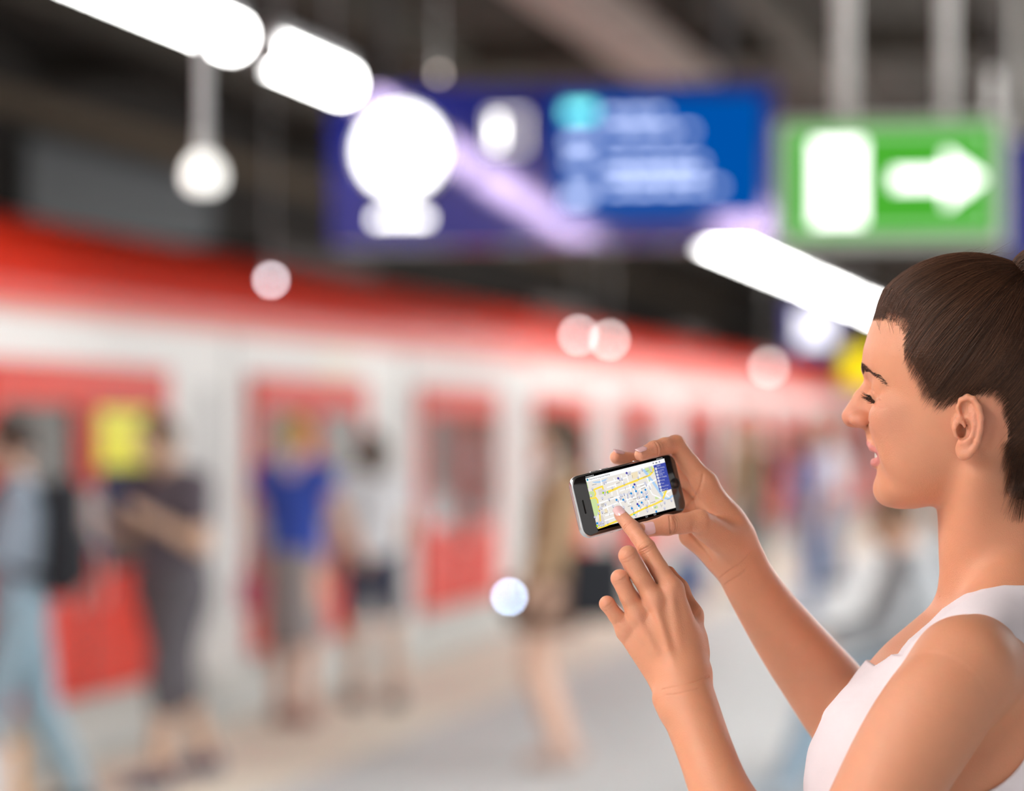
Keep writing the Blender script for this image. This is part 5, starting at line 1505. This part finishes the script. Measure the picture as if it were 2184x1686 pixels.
scr('map_water', [P_(q) for q in ([(440, 748), (580, 735), (705, 688), (650, 735), (570, 765), (490, 766)],)] + ribbon(P_([(1290, 555), (1350, 630), (1400, 705), (1440, 745), (1520, 860), (1590, 960), (1630, 1010)]), 2.6)
    + ribbon(P_([(1620, 1015), (1690, 1035), (1740, 1015), (1775, 985)]), 1.8), sm('water', 172, 208, 245), 3)
wr = []
for pts in ([(585, 700), (605, 820)], [(640, 780), (900, 710), (1010, 680)], [(800, 690), (815, 740)], [(920, 650), (935, 700)], [(880, 720), (1010, 680)], [(1010, 640), (1080, 900)], [(820, 780), (850, 880), (870, 960)],
            [(690, 840), (830, 800)], [(760, 870), (770, 960)], [(560, 1090), (860, 990), (1000, 950)], [(620, 1180), (900, 1070), (1150, 1000)], [(860, 990), (900, 1080), (960, 1230), (990, 1330)],
            [(680, 1120), (720, 1260)], [(900, 900), (1090, 840), (1320, 780)], [(1130, 860), (1200, 1130)], [(1000, 950), (1040, 1110)], [(1200, 880), (1500, 720)], [(1230, 860), (1260, 960)], [(1320, 790), (1380, 1110)],
            [(1180, 1060), (1330, 1010)], [(660, 1290), (900, 1220)], [(650, 1370), (860, 1300)], [(1060, 1060), (1080, 1180)], [(1360, 830), (1440, 960), (1590, 1030)], [(1420, 740), (1350, 830)], [(1100, 1230), (1300, 1170)],
            [(1090, 590), (1300, 540)], [(1350, 690), (1420, 860)], [(1620, 970), (1740, 900)], [(1660, 960), (1720, 1010)], [(1200, 1130), (1210, 1290)], [(1420, 1110), (1440, 1180)], [(940, 740), (960, 800)], [(1220, 640), (1230, 700)]):
    wr += ribbon(P_(pts), 1.15)
scr('map_street', wr, sm('street', 255, 255, 255), 4)
yr = []
for pts, w_ in (([(470, 875), (545, 845), (612, 820), (625, 870), (645, 918), (680, 915), (830, 858), (980, 803), (1160, 735), (1300, 685), (1390, 652), (1440, 605), (1462, 540)], 1.55), ([(470, 875), (492, 910), (500, 945), (485, 980)], 1.4),
               ([(415, 1012), (505, 1000), (533, 1040), (548, 1150), (565, 1240), (578, 1385)], 1.4), ([(700, 925), (860, 862)], .9), ([(1050, 785), (1200, 735)], .9),
               ([(1600, 1062), (1480, 1118), (1350, 1162), (1200, 1230), (1090, 1282), (980, 1330), (860, 1375), (660, 1450), (545, 1502)], 1.7), ([(1672, 898), (1640, 970), (1602, 1062)], 1.8)):
    yr += ribbon(P_(pts), w_)
scr('map_main_road', yr, sm('mainroad', 255, 224, 80), 5)
gl = []
rg = random.Random(4)
for (cx, cy, n, dx, dy) in ((445, 800, 5, 15, -4), (845, 778, 4, 14, -4), (1285, 685, 5, 15, -5), (1240, 825, 5, 14, -5), (1250, 868, 6, 13, -4), (590, 1108, 4, 14, -3), (590, 1125, 4, 14, -3), (600, 1142, 3, 14, -3), (740, 1008, 4, 14, -4), (1120, 1035, 6, 13, -4),
                           (1250, 1008, 4, 13, -4), (1405, 1102, 6, 14, -5), (1060, 1090, 5, 13, -4), (1030, 1150, 4, 13, -4), (1330, 590, 4, 13, -4), (640, 1255, 4, 14, -4), (1690, 1048, 4, 14, -4), (800, 1262, 4, 14, -4), (1320, 1190, 3, 13, -4), (690, 940, 3, 13, -3),
                           (985, 840, 1, 6, 40), (1105, 650, 1, 6, 40), (700, 1200, 1, 6, 40), (725, 1250, 1, 6, 40), (1360, 1080, 1, 6, 40), (1570, 1110, 1, 10, 40), (1600, 1130, 1, -14, 40), (730, 1040, 1, 6, 40), (1185, 1180, 1, 4, 40)):
    if n == 1: gl += ribbon([SX(cx, cy), SX(cx + dx, cy + dy)], .28)
    for i in range(n if n > 1 else 0):
        gl += ribbon([SX(cx + dx*i, cy + dy*i), SX(cx + dx*i + dx*.62, cy + dy*i + dy*.62)], .42)
scr('map_street_name', gl, sm('label', 120, 115, 115), 6)
# pins
pins = [(640, 765), (668, 745), (895, 712), (930, 705), (775, 850), (968, 778), (1035, 628), (1062, 610), (1225, 600), (1262, 540), (1205, 690), (1410, 560), (1425, 580), (1390, 515), (1315, 770), (1335, 800), (450, 860), (425, 965), (630, 890), (655, 905),
        (648, 940), (610, 1010), (720, 1030), (660, 1108), (540, 1110), (563, 1180), (597, 1165), (608, 1235), (550, 1250), (905, 960), (930, 970), (970, 950), (1022, 955), (1055, 925), (1028, 995), (1095, 985), (1110, 960), (910, 1010), (1160, 810), (1145, 855),
        (1190, 930), (1218, 1000), (1285, 950), (1295, 980), (1345, 920), (1330, 940), (1360, 985), (1365, 1020), (1320, 1030), (1395, 855), (868, 1055), (980, 1058), (1280, 1105), (1345, 1140), (1235, 1160), (1090, 1160), (1105, 1190), (1120, 1220), (958, 1160),
        (785, 1140), (820, 1215), (868, 1190), (848, 1225), (1350, 1220), (1475, 1150), (1600, 1040), (1640, 1095), (1755, 1060), (695, 1400), (580, 1400), (615, 1395), (550, 1420), (595, 1450), (632, 1450), (545, 1480), (488, 1310), (1155, 1295), (1640, 1190)]
ringp, whp, tri, ico = [], [], [], []
for (cx, cy) in pins:
    c = SX(cx, cy)
    if c[1] > ymap - 1.2: c = (c[0], ymap - 1.2)
    if c[1] < ynav + 1.4: c = (c[0], ynav + 1.4)
    ringp.append(disc(c, 1.12)); whp.append(disc(c, .94)); tri.append([(c[0]-.62, c[1]-.85), (c[0]+.02, c[1]-1.75 if c[1]-1.75 > ynav else ynav), (c[0]+.62, c[1]-.85)])
    k = rg.choice((0, 1, 2))
    if k == 0: ico.append([(c[0]-.5, c[1]-.3), (c[0]+.5, c[1]-.3), (c[0]+.35, c[1]+.25), (c[0]-.35, c[1]+.25)])
    elif k == 1: ico += ribbon([(c[0]-.4, c[1]-.3), (c[0], c[1]+.35), (c[0]+.4, c[1]-.3)], .22)
    else: ico.append(disc((c[0], c[1]-.05), .42, 8))
scr('pin_outline', ringp, sm('pinline', 110, 112, 180), 7); scr('pin_disc', whp, sm('pinwhite', 246, 247, 252), 8)
scr('pin_tip', tri, sm('pinblue', 40, 40, 120), 8); scr('pin_icon', ico, sm('pinicon', 48, 50, 130), 9)
scr('blue_pin', [disc(SX(*p), 1.05) for p in ((1120, 838), (1165, 905), (1085, 940), (1258, 925), (1322, 885), (842, 1040), (952, 1040), (1340, 1000), (1258, 1090), (1212, 1142), (1095, 1182), (525, 1408), (1500, 1238))], sm('bluepin', 30, 140, 215), 10)
scr('indigo_pin', [disc(SX(*p), 1.1) for p in ((1012, 612), (872, 695), (1140, 797), (1188, 1114))], sm('indigopin', 72, 62, 165), 10)
scr('green_pin', [disc(SX(*p), 1.0) for p in ((625, 925), (524, 1452))], sm('greenpin', 170, 215, 20), 10)
scr('teal_pin', [disc(SX(*p), .8) for p in ((1130, 1280), (697, 915))], sm('tealpin', 40, 190, 160), 10)
# legend menu
sbp = [SC(1460, 490), SC(1655, 437), SC(1755, 882), SC(1555, 920)]
mx0 = (sbp[0][0] + sbp[3][0]) / 2; mx1 = x1; my1 = ymap; my0 = (sbp[2][1] + sbp[3][1]) / 2
scr('legend_panel', [[(mx0, my0), (mx1, my0), (mx1, my1), (mx0, my1)]], sm('legend', 66, 78, 168), 11)
rows = 8; rh = (my1 - 2.2 - my0) / rows
sep = []; dots = []; ic2 = []
for i in range(rows):
    y = my1 - 2.2 - rh * (i + .5)
    sep += ribbon([(mx0 + .2, y + rh/2), (mx1 - .2, y + rh/2)], .12); dots.append(disc((mx0 + 1.9, y), 1.12)); ic2.append(disc((mx0 + 1.9, y), .5, 6))
scr('legend_line', sep, sm('legendline', 105, 115, 195), 12); scr('legend_icon', dots, sm('white', 255, 255, 255), 12); scr('legend_symbol', ic2, sm('legendsym', 66, 78, 168), 13)
def text(name, s, x, y, size, m, lvl, parent, sx=1.0):
    cu = bpy.data.curves.new(name, 'FONT'); cu.body = s; cu.size = size * mm; cu.resolution_u = 2
    o = bpy.data.objects.new(name, cu); COL.objects.link(o); o.parent = parent
    o.location = (x*mm, y*mm, (Z0 + .012*lvl)*mm); o.scale = (sx, 1, 1)
    me = bpy.data.meshes.new_from_object(o); me.materials.clear(); me.materials.append(m)
    n = bpy.data.objects.new(name, me); COL.objects.link(n); n.parent = parent; n.location = o.location; n.scale = o.scale
    n['kind'] = 'stuff'
    bpy.data.objects.remove(o); return n
wt = sm('legendtext', 225, 228, 245)
text('menu_text', 'Legend', mx0 + 3.2, my1 - 1.75, 1.5, wt, 12, screen)
for i, s in enumerate(('Bike Sharing', 'Car Sharing\nStation', 'Floating Car\nSharing', 'EV Charging', 'Parking', 'Taxis', 'Metro/Tram', 'Bus/Tram')):
    y = my1 - 2.2 - rh * (i + .5)
    text('menu_text', s, mx0 + 3.7, y - (.45 if '\n' not in s else -.15), 1.5 if '\n' not in s else 1.25, wt, 12, screen)
text('title_text', 'Experience Integrated Mobility', x0 + 3.6, ymap + 1.2, 1.95, sm('titletext', 25, 25, 35), 3, screen, .92)
scr('app_logo', [disc((x0 + 1.7, ymap + 1.9), 1.2, 5)], sm('logoteal', 60, 175, 190), 3)
scr('app_logo_mark', [[(x0 + .7, ymap + 1.9), (x0 + 2.0, ymap + 3.1), (x0 + 1.9, ymap + 1.9)]], sm('logoblue', 60, 70, 150), 4)
scr('title_icon', [[(x1-6.6, ymap+1.7), (x1-5.8, ymap+2.5), (x1-5.0, ymap+1.7), (x1-5.8, ymap+.9)]], sm('diamond', 45, 50, 150), 3)
scr('title_icon', [[(x1-10.2, ymap+1.0), (x1-8.2, ymap+1.0), (x1-8.2, ymap+2.2), (x1-10.2, ymap+2.2)], disc((x1-12.6, ymap+1.8), .7, 10)], sm('iconsgrey', 130, 130, 135), 3)
scr('status_icon', [disc((x0 + 1 + 1.5*i, ybar + 1.0), .45, 8) for i in range(6)] + [disc((x1 - 8 + 1.2*i, ybar + 1.0), .32, 6) for i in range(6)], sm('status', 235, 235, 235), 2)
for cx in (12.0, 21.0):
    pts = [(cx-1, y0+.8), (cx+1, y0+.8), (cx+1, y0+1.8), (cx-1, y0+1.8), (cx-1, y0+.8)]
    scr('nav_icon', ribbon(pts, .18), sm('navgrey', 190, 190, 190), 2)
